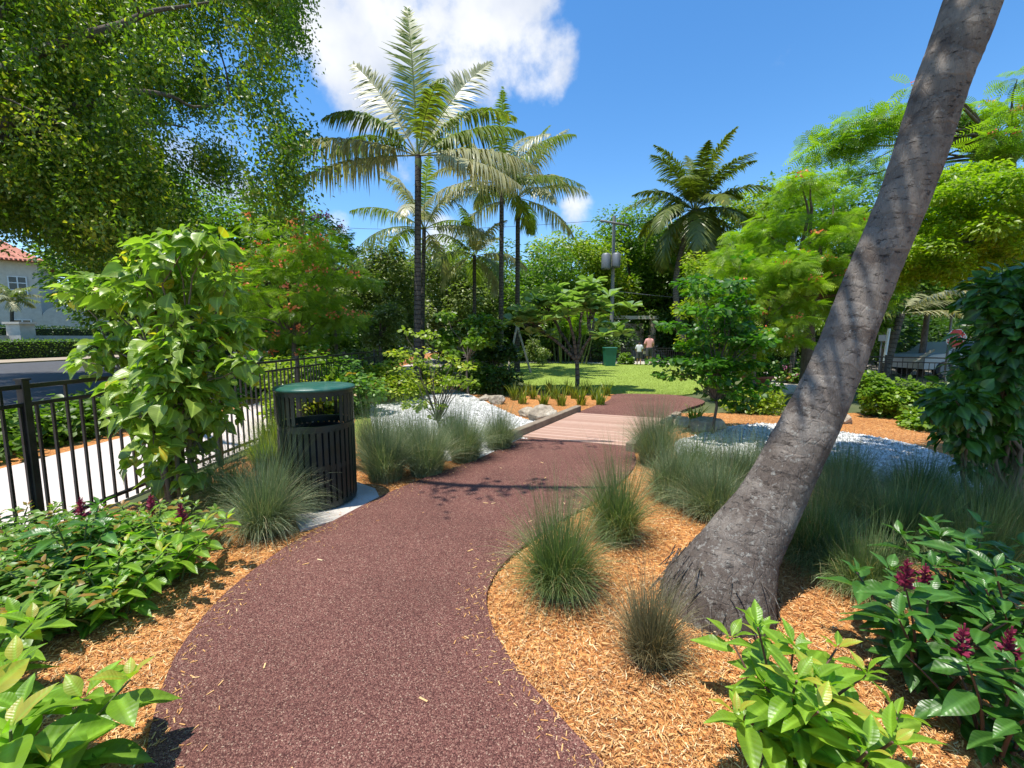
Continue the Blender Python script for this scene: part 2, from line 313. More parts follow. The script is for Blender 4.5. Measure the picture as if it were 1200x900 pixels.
def box(mb, c, s, rz=0, mat=0, rnd=.5, bev=0.0):
    c = np.array(c, float); h = np.array(s, float) / 2; cr, sr = math.cos(rz), math.sin(rz)
    if bev <= 0:
        v = np.array([(x, y, z) for z in (-1, 1) for (x, y) in ((-1, -1), (1, -1), (1, 1), (-1, 1))]) * h
        f = [[3, 2, 1, 0], [4, 5, 6, 7], [0, 1, 5, 4], [1, 2, 6, 5], [2, 3, 7, 6], [3, 0, 4, 7]]
    else:
        v = []
        for z, e in ((-h[2], bev), (-h[2] + bev, 0), (h[2] - bev, 0), (h[2], bev)):
            x, y = h[0] - e, h[1] - e; b = bev
            v += [(-x + b, -y, z), (x - b, -y, z), (x, -y + b, z), (x, y - b, z), (x - b, y, z), (-x + b, y, z), (-x, y - b, z), (-x, -y + b, z)]
        v = np.array(v); f4 = []
        for i in range(3):
            for j in range(8): f4.append([i * 8 + j, i * 8 + (j + 1) % 8, (i + 1) * 8 + (j + 1) % 8, (i + 1) * 8 + j])
        f = f4
        v2 = np.stack([v[:, 0] * cr - v[:, 1] * sr, v[:, 0] * sr + v[:, 1] * cr, v[:, 2]], 1) + c
        mb.add(v2, f, None, mat, rnd); mb.add(v2[24:], [list(range(8))], None, mat, rnd); mb.add(v2[:8], [list(range(8))[::-1]], None, mat, rnd); return mb
    v = np.stack([v[:, 0] * cr - v[:, 1] * sr, v[:, 0] * sr + v[:, 1] * cr, v[:, 2]], 1) + c
    return mb.add(v, f, None, mat, rnd)
def smooth(pts, n=8, closed=False):
    p = np.array([tuple(q) for q in pts], float); out = []; k = len(p)
    for i in range(k if closed else k - 1):
        if closed: a, b, c, d = p[(i - 1) % k], p[i], p[(i + 1) % k], p[(i + 2) % k]
        else: a, b, c, d = p[max(i - 1, 0)], p[i], p[i + 1], p[min(i + 2, k - 1)]
        for t in np.linspace(0, 1, n, endpoint=False):
            out.append(.5 * ((2 * b) + (-a + c) * t + (2 * a - 5 * b + 4 * c - d) * t * t + (-a + 3 * b - 3 * c + d) * t ** 3))
    if not closed: out.append(p[-1])
    return np.array(out)
def slab(name, pts, z0, z1, mat, parent=None, **props):
    p = np.array([(q[0], q[1]) for q in pts]); k = len(p)
    if np.sum(p[:, 0] * np.roll(p[:, 1], -1) - np.roll(p[:, 0], -1) * p[:, 1]) < 0: p = p[::-1]
    mb = MB(); mb.add(np.c_[p, np.full(k, z1)], [list(range(k))], None)
    V = np.r_[np.c_[p, np.full(k, z0)], np.c_[p, np.full(k, z1)]]; i = np.arange(k); j = (i + 1) % k
    mb.add(V, np.stack([i, j, j + k, i + k], 1)); return mb.build(name, mat, parent, False, **props)
def inpoly(x, y, poly):
    poly = np.asarray(poly)[:, :2]; ins = np.zeros(len(x), bool); j = len(poly) - 1
    for i in range(len(poly)):
        xi, yi = poly[i]; xj, yj = poly[j]
        c = ((yi > y) != (yj > y)) & (x < (xj - xi) * (y - yi) / (yj - yi + 1e-12) + xi); ins ^= c; j = i
    return ins
# ---- leaves
def tmpl(kind):
    if kind == 'simple': return np.array([[0, 0, 0], [-.28, .45, .07], [0, 1, -.08], [.28, .45, .07]], float), np.array([[0, 2, 1], [0, 3, 2]]), np.array([[0, .5], [.5, 0], [1, .5], [.5, 1]])
    if kind == 'round': return np.array([[0, 0, 0], [-.40, .3, .06], [-.34, .75, .03], [0, 1, -.08], [.34, .75, .03], [.40, .3, .06]], float), np.array([[0, 5, 4, 3], [0, 3, 2, 1]]), np.array([[0, .5], [.3, 0], [.7, 0], [1, .5], [.7, 1], [.3, 1]])
    if kind in ('lance', 'heart', 'paddle'):
        st = {'lance': [(0, .015), (.12, .07), (.3, .165), (.5, .19), (.7, .14), (.87, .065), (1, .003)],
              'heart': [(0, .02), (-.02, .20), (.12, .36), (.32, .40), (.55, .29), (.8, .11), (1, .003)],
              'paddle': [(0, .02), (.2, .07), (.45, .13), (.68, .165), (.85, .13), (.95, .06), (1, .01)]}[kind]
        if kind != 'heart' or True:
            sy, sw = zip(*[(max(a, 0) + .0001 * i, b) for i, (a, b) in enumerate(st)]); q = smooth([(a, b, 0) for a, b in zip(sy, sw)], 2 if kind == 'paddle' else 3); st = [(a, max(b, .002)) for a, b, _ in q]
        V, U = [], []
        for y, w in st:
            yy = max(y, 0); dr = -.32 * yy ** 2 + .1 * yy
            V += [(-w, y, dr + w * .38), (0, yy, dr), (w, y, dr + w * .38 + .02 * math.sin(y * 14))]; U += [(yy, 0.5 - w * 1.2), (yy, .5), (yy, .5 + w * 1.2)]
        f = []
        for i in range(len(st) - 1):
            a = i * 3; f += [[a, a + 1, a + 4, a + 3], [a + 1, a + 2, a + 5, a + 4]]
        return np.array(V, float), np.array(f), np.array(U)
    if kind == 'feather':      # a compound leaf: narrow leaflets in pairs
        V, f, U = [], [], []; n = 8
        for i in range(n):
            y = .08 + .92 * i / n; w = .30 * math.sin(math.pi * (.18 + .78 * i / n)) + .03; dz = -.25 * y * y
            for s in (-1, 1):
                b = len(V); V += [(0, y, dz), (s * w, y + .10, dz - .03), (s * w * .95, y + .15, dz - .035), (0, y + .045, dz)]
                f.append([b, b + 1, b + 2, b + 3] if s > 0 else [b + 3, b + 2, b + 1, b]); U += [(y, .5)] * 4
        return np.array(V, float), np.array(f), np.array(U)
TM = {k: tmpl(k) for k in ('simple', 'round', 'lance', 'heart', 'paddle', 'feather')}
def leaves(mb, kind, pos, d, nrm, size, mat=0, rnd=None, width=1.0):
    V, f, U = TM[kind]; n = len(pos); d = norm(np.asarray(d, float)); nrm = np.asarray(nrm, float)
    x = norm(np.cross(d, nrm)); z = np.cross(x, d); size = np.broadcast_to(np.asarray(size, float), (n,))[:, None, None]
    P_ = pos[:, None, :] + size * (V[None, :, 0:1] * width * x[:, None] + V[None, :, 1:2] * d[:, None] + V[None, :, 2:3] * z[:, None])
    k = len(V); F_ = (f[None] + (np.arange(n) * k)[:, None, None]).reshape(-1, f.shape[1])
    if rnd is None: rnd = rng.random(n)
    return mb.add(P_.reshape(-1, 3), F_, np.tile(U, (n, 1)), mat, np.repeat(np.broadcast_to(rnd, (n,)), k))
def rsphere(n): return norm(rng.normal(size=(n, 3)))
def cloud(cents, rads, n, flat=1.0, shell=.35):      # n points over blobs
    i = rng.choice(len(cents), n, p=rads ** 2 / np.sum(rads ** 2)); o = rsphere(n); r = rng.random(n) ** shell
    off = o * r[:, None] * rads[i][:, None]; off[:, 2] *= flat; cloud.i = i; return cents[i] + off, o
def limb(mb, a, b, r0, r1, sag=.12, n=7, segs=6, mat=0, wob=.04):
    a, b = np.array(a, float), np.array(b, float); L = np.linalg.norm(b - a); t = np.linspace(0, 1, segs)[:, None]
    c = a + (b - a) * t; c[:, 2] += sag * L * np.sin(t[:, 0] * np.pi) ; c[1:-1] += rng.normal(0, wob * L, (segs - 2, 3)) * .6
    tube(mb, c, np.linspace(r0, r1, segs), n, mat, rough=.04)
def tree(name, label, cat, base, center, radii, nleaf, leafsize, leafmat, kind='simple', nclump=40, clump=.28, flat=.75, trunk_r=.18, group=None, lim=14, bark='bark_tree', flowers=None, droop=.35, forkfrac=.45, skew=0, layered=False, trunk=True, hollow=.25):
    base = np.array(base, float); center = np.array(center, float); radii = np.array(radii, float)
    t = thing(name, label, cat, base, group); center = center - base
    o = rsphere(nclump); rr = hollow + (1 - hollow) * rng.random(nclump) ** .5; cents = center + o * rr[:, None] * radii
    rads = clump * radii.mean() * (.55 + .9 * rng.random(nclump))
    if layered: cents[:, 2] = np.round(cents[:, 2] / layered) * layered + rng.normal(0, .08, nclump)
    mb = MB()
    pos, oo = cloud(cents, rads, nleaf, flat)
    hd = oo + rng.normal(0, .5, (nleaf, 3)); hd[:, 2] = hd[:, 2] * .5 - droop
    nn = np.array([0, 0, 1.]) + rng.normal(0, .45, (nleaf, 3)) + .35 * oo
    tone = rng.normal(0, .17, nclump)[cloud.i]
    rn = np.clip(.5 + tone + rng.normal(0, .20, nleaf), 0, 1)
    leaves(mb, kind, pos, hd, nn, leafsize * (.65 + .7 * rng.random(nleaf)), 0, rn); mb.build('crown', leafmat, t)
    if trunk:
        mb = MB(); fork = np.array([center[0] * forkfrac * .6, center[1] * forkfrac * .6, max(.3, (center[2] - radii[2] * .6) * (.55 + forkfrac))])
        pts = [(0, 0, -.1), tuple(fork * .35 + rng.normal(0, .04, 3)), tuple(fork * .7 + rng.normal(0, .04, 3)), tuple(fork)]
        tube(mb, smooth(pts, 4), np.linspace(trunk_r * 1.3, trunk_r * .8, 13), 10, rough=.05)
        for i in np.argsort(-rads)[:lim]: limb(mb, fork, cents[i], trunk_r * .5, trunk_r * .08)
        mb.build('trunk', bark, t)
    if flowers:
        fm, nf, fs, top = flowers; mb = MB(); i = np.argsort(-(cents[:, 2] * top + rng.random(nclump) * radii[2] - cents[:, 1] * .8))[:nf]
        for j in i:
            c = cents[j] + np.array([rng.normal(0, .4) * rads[j], -rads[j] * .75, rads[j] * flat * .8]); k = 16
            leaves(mb, 'round', c + rng.normal(0, fs, (k, 3)) * (1.3, 1.3, .7), rsphere(k) + (0, 0, .4), rsphere(k), fs * .9)
        mb.build('blossoms', fm, t)
    return t
def px_tree(name, label, u, d, vt, vb, hw, **k):      # crown spanning rows vt..vb around column u at depth d, standing on the ground
    c = P(u, (vt + vb) / 2, d); rz = abs(P(u, vt, d).z - P(u, vb, d).z) / 2; rx = hw / F * d
    dd = k.pop('depth', 1.0); cat = k.pop('cat', 'tree'); return tree(name, label, cat, (c.x + k.pop('bx', 0), c.y, 0), c, (rx, rx * dd, rz), **k)

# ------------------------------------------------------------------ ground and paving
ZP = .03
def gp(l): return [G(u, v) for u, v in l]
g = slab('ground', [(-400, -60), (400, -60), (400, 600), (-400, 600)], -.5, -.03, 'soil', kind='structure')
path_L = gp([(165, 930), (185, 830), (215, 760), (268, 697), (335, 645), (385, 617), (450, 583), (505, 560), (560, 540), (610, 516)])
path_R = gp([(737, 520), (745, 545), (712, 580), (655, 615), (600, 655), (573, 692), (574, 730), (600, 780), (650, 840), (705, 900), (735, 935)])
near = [(-1.1, .2, 0)] ; PL = smooth(path_L, 5); PR = smooth(path_R, 5)
PATH1 = [(-1.6, -2)] + [tuple(q[:2]) for q in PL] + [tuple(q[:2]) for q in PR] + [(.9, -2)]
slab('path', PATH1, -.05, ZP, 'rubber', kind='structure')
PATH2 = [tuple(q[:2]) for q in smooth(gp([(676, 485), (694, 478), (714, 470), (722, 463), (765, 463), (800, 465), (826, 472), (800, 482), (790, 490), (784, 497)]), 4)]
slab('path_beyond_boardwalk', PATH2, -.05, ZP, 'rubber', kind='structure')
BED_L = [(-3.62, -2), (-3.62, 14), (-2, 14.5), (0, 13.0), (3.2, 12.6), (3.6, 9), (9, 9), (14, 9), (14, -2)]
slab('mulch_bed', BED_L, -.05, .002, 'mulch', kind='structure')
LAWN = smooth(gp([(596, 441), (560, 436), (520, 430), (560, 425), (640, 424), (820, 426), (880, 428), (870, 440), (830, 455), (800, 463), (720, 462), (640, 458)]), 4, True)
slab('lawn', LAWN, -.05, .012, 'lawn', kind='structure')
slab('lawn_left_of_swale', smooth(gp([(418, 520), (420, 475), (440, 462), (455, 480), (450, 515)]), 4, True), -.05, .008, 'lawn', kind='structure')
GR1 = smooth(gp([(434, 474), (450, 462), (490, 456), (535, 458), (575, 474), (605, 488), (640, 499), (622, 512), (600, 528), (540, 540), (470, 535), (440, 510)]), 5, True)
GR2 = smooth(gp([(790, 520), (815, 511), (850, 501), (900, 497), (960, 503), (1050, 517), (1110, 535), (1180, 565), (1120, 590), (1000, 575), (900, 560), (810, 545)]), 5, True)
slab('gravel_swale', GR1, -.05, .010, 'gravel', kind='structure'); slab('gravel_swale_right', GR2, -.05, .010, 'gravel', kind='structure')
slab('far_walk', gp([(560, 424.5), (900, 429), (1100, 440), (1100, 434), (900, 425), (560, 422)]), -.05, .02, 'concrete', kind='structure')
slab('far_plaza', gp([(895, 440), (890, 425), (960, 420), (1040, 428), (1000, 452), (915, 462)]), -.05, .016, 'walk', kind='structure')
slab('sidewalk', [(-6.3, -3), (-3.86, -3), (-3.86, 60), (-6.3, 60)], -.05, .0, 'walk', kind='structure')
slab('planting_strip', [(-8.9, -3), (-6.31, -3), (-6.31, 60), (-8.9, 60)], -.05, -.01, 'mulch', kind='structure')
slab('kerb', [(-9.3, -3), (-8.91, -3), (-8.91, 80), (-9.3, 80)], -.2, .0, 'concrete', kind='structure')
slab('road', [(-32, -10), (-9.3, -10), (-9.3, 120), (-32, 120)], -.06, -.024, 'asphalt', kind='structure')
slab('far_verge', [(-37, -10), (-32.2, -10), (-32.2, 120), (-37, 120)], -.1, .05, 'verge', kind='structure')
slab('far_road', [(-31, 29.5), (60, 29.5), (60, 36), (-31, 36)], -.06, -.020, 'asphalt', kind='structure')
# mulch chips, loose on the beds
def chips():
    n = 480000; y = .6 + 10 * rng.random(n) ** 1.7; x = (rng.random(n) * 2 - 1) * np.maximum(1.35 * y, 2.4)
    k = inpoly(x, y, BED_L) & ~inpoly(x, y, PATH1) & ~inpoly(x, y, GR1) & ~inpoly(x, y, GR2) & ~inpoly(x, y, PATH2); x, y = x[k], y[k]; n = len(x)
    L = .004 + .019 * rng.random(n) ** 2.8; w = L * (.035 + .09 * rng.random(n)) + .0007; a = rng.random(n) * 6.283 ; pt = rng.normal(0, .22, n); z = .006 + .02 * rng.random(n)
    d = np.stack([np.cos(a) * np.cos(pt), np.sin(a) * np.cos(pt), np.sin(pt)], 1); s = np.stack([-np.sin(a), np.cos(a), rng.normal(0, .35, n)], 1); up = np.array([0, 0, 1.])
    c = np.stack([x, y, z], 1); L = L[:, None]; w = w[:, None]; bend = rng.normal(0, .12, n)[:, None] * s * L
    vs = [c - d * L - s * w, c - d * L + s * w * .3, c + s * w + bend + up * w * .3, c + d * L + s * w * .2, c + d * L - s * w * .5, c - s * w + bend + up * w * .3, c + bend - up * w * .8]
    V = np.stack(vs, 1).reshape(-1, 3); b = (np.arange(n) * 7)[:, None]
    mb = MB(); rn = np.repeat(rng.random(n), 7)
    mb.add(V, np.concatenate([b + np.array([[0, 5, 2, 1]]), b + np.array([[5, 4, 3, 2]])]), None, 0, rn)
    mb.build('mulch_chips', 'chip', None, False, kind='stuff', label='shredded orange wood mulch scattered over the planting beds', category='mulch')
    # chips strayed on the path
    mb = MB(); n = 30
    for i in range(n):
        y = 1.3 + 4 * rng.random(); x = (-.9 if rng.random() < .5 else .1) + rng.normal(0, .45); 
        if not inpoly(np.array([x]), np.array([y]), PATH1)[0]: continue
        a = rng.random() * 6; L = .008 + .02 * rng.random(); box(mb, (x, y, ZP + .004), (L * 2, L * .35, .003), a, rnd=.6 + .4 * rng.random())
    for E in (PL, PR):
        for i in range(520):
            q = E[rng.integers(0, len(E) - 1)] + (rng.normal(0, .06), rng.normal(0, .06), 0); q[:2] += rng.exponential(.05, 2) * (1 if E is PL else -1, 0)
            if q[1] > 8 or not inpoly(q[0:1], q[1:2], PATH1)[0]: continue
            L = .004 + .012 * rng.random(); box(mb, (q[0], q[1], ZP + .003), (L * 2, L * .3, .002), rng.random() * 6, rnd=.3 + .6 * rng.random())
    mb.build('stray_chips', 'chip', None, False, kind='stuff', label='few pale wood chips lying on the rubber path', category='mulch')
chips()
def pebbles():
    mb = MB()
    for poly, n in ((GR1, 9000), (GR2, 11000)):
        lo, hi = poly.min(0), poly.max(0); x = lo[0] + (hi - lo)[0] * rng.random(n * 2); y = lo[1] + (hi - lo)[1] * rng.random(n * 2); k = inpoly(x, y, poly); x, y = x[k][:n], y[k][:n]; m = len(x)
        r = .012 + .018 * rng.random(m); oc = np.array([[1, 0, 0], [0, 1, 0], [-1, 0, 0], [0, -1, 0], [0, 0, .7]]); a = rng.random(m) * 6.28
        ca, sa = np.cos(a), np.sin(a); V = oc[None] * r[:, None, None] * (1 + .3 * rng.normal(size=(m, 5, 1)))
        V = np.stack([V[..., 0] * ca[:, None] - V[..., 1] * sa[:, None] + x[:, None], V[..., 0] * sa[:, None] + V[..., 1] * ca[:, None] + y[:, None], V[..., 2] + .01], 2)
        b = (np.arange(m) * 5)[:, None]; F_ = np.concatenate([b + np.array([[0, 1, 4]]), b + np.array([[1, 2, 4]]), b + np.array([[2, 3, 4]]), b + np.array([[3, 0, 4]])])
        mb.add(V.reshape(-1, 3), F_, None, 0, np.repeat(rng.random(m), 5))
    mb.build('gravel_stones', 'pebble', None, True, kind='stuff', label='loose white pebbles filling the two swales', category='gravel')
pebbles()
def lawn_blades():
    mb = MB(); n = 130000; lo, hi = LAWN.min(0), LAWN.max(0); y = lo[1] + (hi - lo)[1] * rng.random(n) ** 1.6; x = lo[0] + (hi - lo)[0] * rng.random(n); k = inpoly(x, y, LAWN); x, y = x[k], y[k]; m = len(x)
    h = .015 + .025 * rng.random(m); a = rng.random(m) * 6.28; w = .006; c = np.stack([x, y, np.full(m, .01)], 1); s = np.stack([np.cos(a), np.sin(a), 0 * a], 1) * w
    tip = c + np.stack([rng.normal(0, .015, m), rng.normal(0, .015, m), h], 1); V = np.stack([c - s, c + s, tip], 1).reshape(-1, 3); b = (np.arange(m) * 3)[:, None]
    mb.add(V, b + np.array([[0, 1, 2]]), None, 0, np.repeat(np.clip(rng.normal(.5, .2, m), 0, 1), 3)); mb.build('lawn_grass', 'lawn_blade', None, False, kind='stuff', label='short mown grass of the lawn beyond the path', category='grass')
lawn_blades()

# boardwalk
def boardwalk():
    A, B, D, E = G(612, 514), G(738, 526), G(676, 486), G(786, 493)          # front left, front right, back left, back right
    t = thing('boardwalk', 'short wooden plank boardwalk crossing the gravel swale on the path', 'boardwalk', (0, 0, 0))
    n = 24; mb = MB()
    for i in range(n):
        a0, a1 = i / n + .0022, (i + 1) / n - .0022
        p = [A.lerp(D, a0), B.lerp(E, a0), B.lerp(E, a1), A.lerp(D, a1)]; V = [(*q.xy, z) for z in (-.04, .042) for q in p]
        mb.add(V, [[3, 2, 1, 0], [4, 5, 6, 7], [0, 1, 5, 4], [1, 2, 6, 5], [2, 3, 7, 6], [3, 0, 4, 7]], None, 0, rng.random())
    mb.build('deck', 'plank', t, False)
    mb = MB(); a = A.lerp(D, -.10); b = A.lerp(D, 1.12); dv = (b - a).normalized(); L = (b - a).length; m = (a + b) / 2 + Vector((-dv.y, dv.x, 0)) * .08
    box(mb, (m.x, m.y, .075), (L, .13, .15), math.atan2(dv.y, dv.x), bev=.008); mb.build('kerb_beam', 'kerb', t, False)
    a = B.lerp(E, -.1); b = B.lerp(E, 1.1); dv = (b - a).normalized(); L = (b - a).length; m = (a + b) / 2 + Vector((dv.y, -dv.x, 0)) * .08
    mb = MB(); box(mb, (m.x, m.y, .075), (L, .13, .15), math.atan2(dv.y, dv.x), bev=.008); mb.build('kerb_beam', 'kerb', t, False)
boardwalk()

# ------------------------------------------------------------------ fences
def picket_fence(label, pts, h, sp=.115, first=0., step=2.1, cat='fence', rail2=.16, pw=.018, post=.055, group=None):
    a = Vector((*pts[0], 0)); b = Vector((*pts[1], 0)); L = (b - a).length; dv = (b - a).normalized(); rz = math.atan2(dv.y, dv.x)
    t = thing('picket_fence', label, cat, a, group, rz); mb = MB()
    for z, hh in ((h - .02, .036), (h - rail2, .03), (.12, .03)): box(mb, (L / 2, 0, z), (L, .034, hh), 0, bev=.003)
    mb.build('rails', 'black', t, False)
    mb = MB(); n = int(L / sp)
    for i in range(n):
        top = h - .03 if i % 4 == 0 else h - rail2; box(mb, (i * sp + sp / 2, 0, (top + .05) / 2), (pw, pw, top - .05))
    mb.build('pickets', 'black', t, False, kind='stuff')
    x = first
    while x < L:
        mb = MB(); box(mb, (x, 0, (h + .03) / 2 - .05), (post, post, h + .13), 0, bev=.004); box(mb, (x, 0, h + .035), (post + .012, post + .012, .014)); mb.build('post', 'black', t, False); x += step
    return t
picket_fence('black metal picket fence between the left bed and the sidewalk', [(-3.75, 1.2), (-3.75, 12.5)], 1.25, first=2.05)
picket_fence('black picket fence seen right of the leaning trunk below the stop sign', [tuple(P(1010, 400, 13.2).xy), tuple(P(1230, 400, 11.0).xy)], 1.05, first=.6, pw=.016)
picket_fence('low grey black picket fence behind the two people on the lawn', [tuple(P(640, 400, 28).xy), tuple(P(850, 400, 28.2).xy)], .95, first=.8, pw=.03, sp=.14, post=.08)

# ------------------------------------------------------------------ litter bin
def litter_bin():
    b = G(376, 588); t = thing('litter_bin', 'dark green slatted round litter bin on a pale pad beside the path', 'litter bin', (b.x, b.y, .02)); r = .335; h = 1.12
    mb = MB(); n = 40
    for i in range(n):
        a = 2 * math.pi * i / n; op = abs((math.degrees(a) + 62 + 180) % 360 - 180) < 30 or abs((math.degrees(a) - 118 + 180) % 360 - 180) < 30
        z0, z1 = .06, (.74 if op else .74); box(mb, (math.cos(a) * r, math.sin(a) * r, (z0 + z1) / 2), (.008, .036, z1 - z0), a, rnd=.5)
        if not op: box(mb, (math.cos(a) * r, math.sin(a) * r, .93), (.008, .034, .26), a)
        else: box(mb, (math.cos(a) * r, math.sin(a) * r, 1.04), (.008, .036, .05), a)
    mb.build('slats', 'bin_green', t, False)
    def ring(z, hh, rr, w=.012):
        m = MB(); k = 48; an = np.linspace(0, 2 * np.pi, k, endpoint=False); q = []
        for (dr, dz) in ((-w, -hh / 2), (w, -hh / 2), (w, hh / 2), (-w, hh / 2)): q.append(np.stack([np.cos(an) * (rr + dr), np.sin(an) * (rr + dr), np.full(k, z + dz)], 1))
        V = np.concatenate(q); f = []
        for j in range(4):
            i0 = np.arange(k); i1 = (i0 + 1) % k; A, B = j * k, ((j + 1) % 4) * k; f.append(np.stack([A + i0, A + i1, B + i1, B + i0], 1))
        return m.add(V, np.concatenate(f))
    for z, hh in ((.05, .05), (.40, .05), (.76, .06), (1.075, .045)): ring(z, hh, r - .012).build('band', 'bin_green', t, False)
    m = MB(); k = 48; an = np.linspace(0, 2 * np.pi, k, endpoint=False); prof = [(r + .002, 1.098), (r + .022, 1.10), (r + .026, 1.115), (r + .018, 1.128), (r - .05, 1.140), (.1, 1.150), (.001, 1.151)]
    V = np.concatenate([np.stack([np.cos(an) * a, np.sin(an) * a, np.full(k, z)], 1) for a, z in prof]); f = []
    for j in range(len(prof) - 1): i0 = np.arange(k); i1 = (i0 + 1) % k; f.append(np.stack([j * k + i0, j * k + i1, (j + 1) * k + i1, (j + 1) * k + i0], 1))
    m.add(V, np.concatenate(f)).build('lid', 'lid_green', t)
    m = MB(); prof = [(.285, .07), (.29, .72), (.275, .72), (.27, .2), (.001, .2)]
    V = np.concatenate([np.stack([np.cos(an) * a, np.sin(an) * a, np.full(k, z)], 1) for a, z in prof]); f = []
    for j in range(len(prof) - 1): i0 = np.arange(k); i1 = (i0 + 1) % k; f.append(np.stack([j * k + i0, j * k + i1, (j + 1) * k + i1, (j + 1) * k + i0], 1))
    m.add(V, np.concatenate(f)).build('liner', 'dark', t)
    for a in (0, 2.09, 4.19):
        m = MB(); tube(m, [(math.cos(a) * .28, math.sin(a) * .28, -.01), (math.cos(a) * .28, math.sin(a) * .28, .06)], .02, 10); m.build('foot', 'dark', t)
    slab('bin_pad', [tuple(G(*q).xy) for q in ((335, 590), (352, 624), (395, 612), (446, 588), (440, 575), (400, 560), (350, 565))], -.05, .024, 'concrete', kind='structure')
litter_bin()

# ------------------------------------------------------------------ leaning palm
def frond(mb, ms, base, az, el, L, droop, nl, ll, lw, sag=.6, mat=0, tw=0, side_el=.15, rn=.5, start=.16, power=1.4, seg=3):
    s = np.linspace(0, 1, 22); ang = el - droop * s ** power; ds = L / 21
    h = np.array([math.sin(az), math.cos(az), 0]); P0 = np.array(base, float); pts = [P0]
    for i in range(21): a = ang[i]; pts.append(pts[-1] + (h * math.cos(a) + np.array([0, 0, math.sin(a)])) * ds)
    pts = np.array(pts); tube(ms, pts[::2], np.linspace(.018, .003, 11) * (L / 2.5), 5, rnd=.5)
    tt = np.linspace(start, .99, nl); idx = tt * 21; i0 = np.minimum(idx.astype(int), 20); fr = (idx - i0)[:, None]; q = pts[i0] * (1 - fr) + pts[i0 + 1] * fr
    tg = norm(pts[i0 + 1] - pts[i0]); sd0 = np.array([math.cos(az), -math.sin(az), 0]); up = norm(np.cross(sd0[None], tg)); 
    lt = ll * np.clip(np.sin(np.pi * (.16 + .80 * (tt - start) / (1 - start))), .18, 1) * (1 + .16 * rng.normal(size=nl)) * (rng.random(nl) > .05)
    sd = sd0[None] * math.cos(tw) + up * math.sin(tw); upr = -sd0[None] * math.sin(tw) + up * math.cos(tw)
    for sg in (-1, 1):
        fw = .35 + .75 * (tt[:, None]) ** 2; d = norm(sd * sg + tg * fw + upr * side_el + rng.normal(0, .13, (nl, 3)))
        rows = []; wv = norm(tg - d * np.sum(tg * d, 1, keepdims=True))
        for k in range(seg + 1):
            a = k / seg; c = q + d * (lt * a)[:, None] * (1 - .25 * sag * a) + np.array([0, 0, -1.]) * (lt * sag * a ** 1.8)[:, None]
            w = lw * (1 - a ** 2.2) * .5 + .001; ww = (w if k else lw * .3); rows += [c - wv * ww, c + wv * ww]
        V = np.stack(rows, 1).reshape(-1, 3); b = (np.arange(nl) * (2 * seg + 2))[:, None]
        F_ = np.concatenate([b + np.array([[2 * k, 2 * k + 1, 2 * k + 3, 2 * k + 2]]) for k in range(seg)])
        mb.add(V, F_, None, mat, np.repeat(np.clip(rn + rng.normal(0, .12, nl), 0, 1), 2 * seg + 2))
def palm(label, base, top, r0, r1, fronds, mats, bark='bark_palm', bend=0, L=2.6, ll=.55, lw=.035, nl=60, sag=.6, group=None, shaft=None, name='palm_tree', nring=20, sags=None, trunk_pts=None):
    t = thing(name, label, 'palm', base, group); B = np.array(base, float)
    tp = smooth(trunk_pts, 8) - B if trunk_pts is not None else smooth([(0, 0, -.1), tuple((np.array(top) - B) * .5 + (bend, 0, 0)), tuple(np.array(top) - B)], nring)
    if isinstance(r0, (list, tuple, np.ndarray)): rad = np.interp(np.linspace(0, 1, len(tp)), np.linspace(0, 1, len(r0)), r0)
    else: rad = r1 + (r0 - r1) * np.linspace(1, 0, len(tp)) ** 2 + r0 * .35 * np.exp(-np.linspace(0, 14, len(tp)))
    mb = MB(); tube(mb, tp, rad, 16, rough=.012); tk = mb.build('trunk', bark, t)
    T = tp[-1]
    if shaft: mb = MB(); tube(mb, [T - (0, 0, shaft[0]), T - (0, 0, shaft[0] * .5), T + (0, 0, .1)], [r1 * .95, r1 * 1.15, r1 * .6], 12); mb.build('crownshaft', shaft[1], t)
    for (az, el, ln, dr, *ex) in fronds:
        mi = ex[0] if ex else 0; sg = ex[1] if len(ex) > 1 else sag; tw = ex[2] if len(ex) > 2 else 0; se = ex[3] if len(ex) > 3 else .15
        mb = MB(); b = T + np.array([math.sin(R(az)) * r1 * .5, math.cos(R(az)) * r1 * .5, 0])
        frond(mb, mb, b, R(az), R(el), ln * L, R(dr), nl, ll * (.6 + .4 * ln), lw, sg, 0, R(tw), se, .35 + .45 * rng.random(), sag if False else .16)
        mb.build('frond', mats[mi], t)
    return t
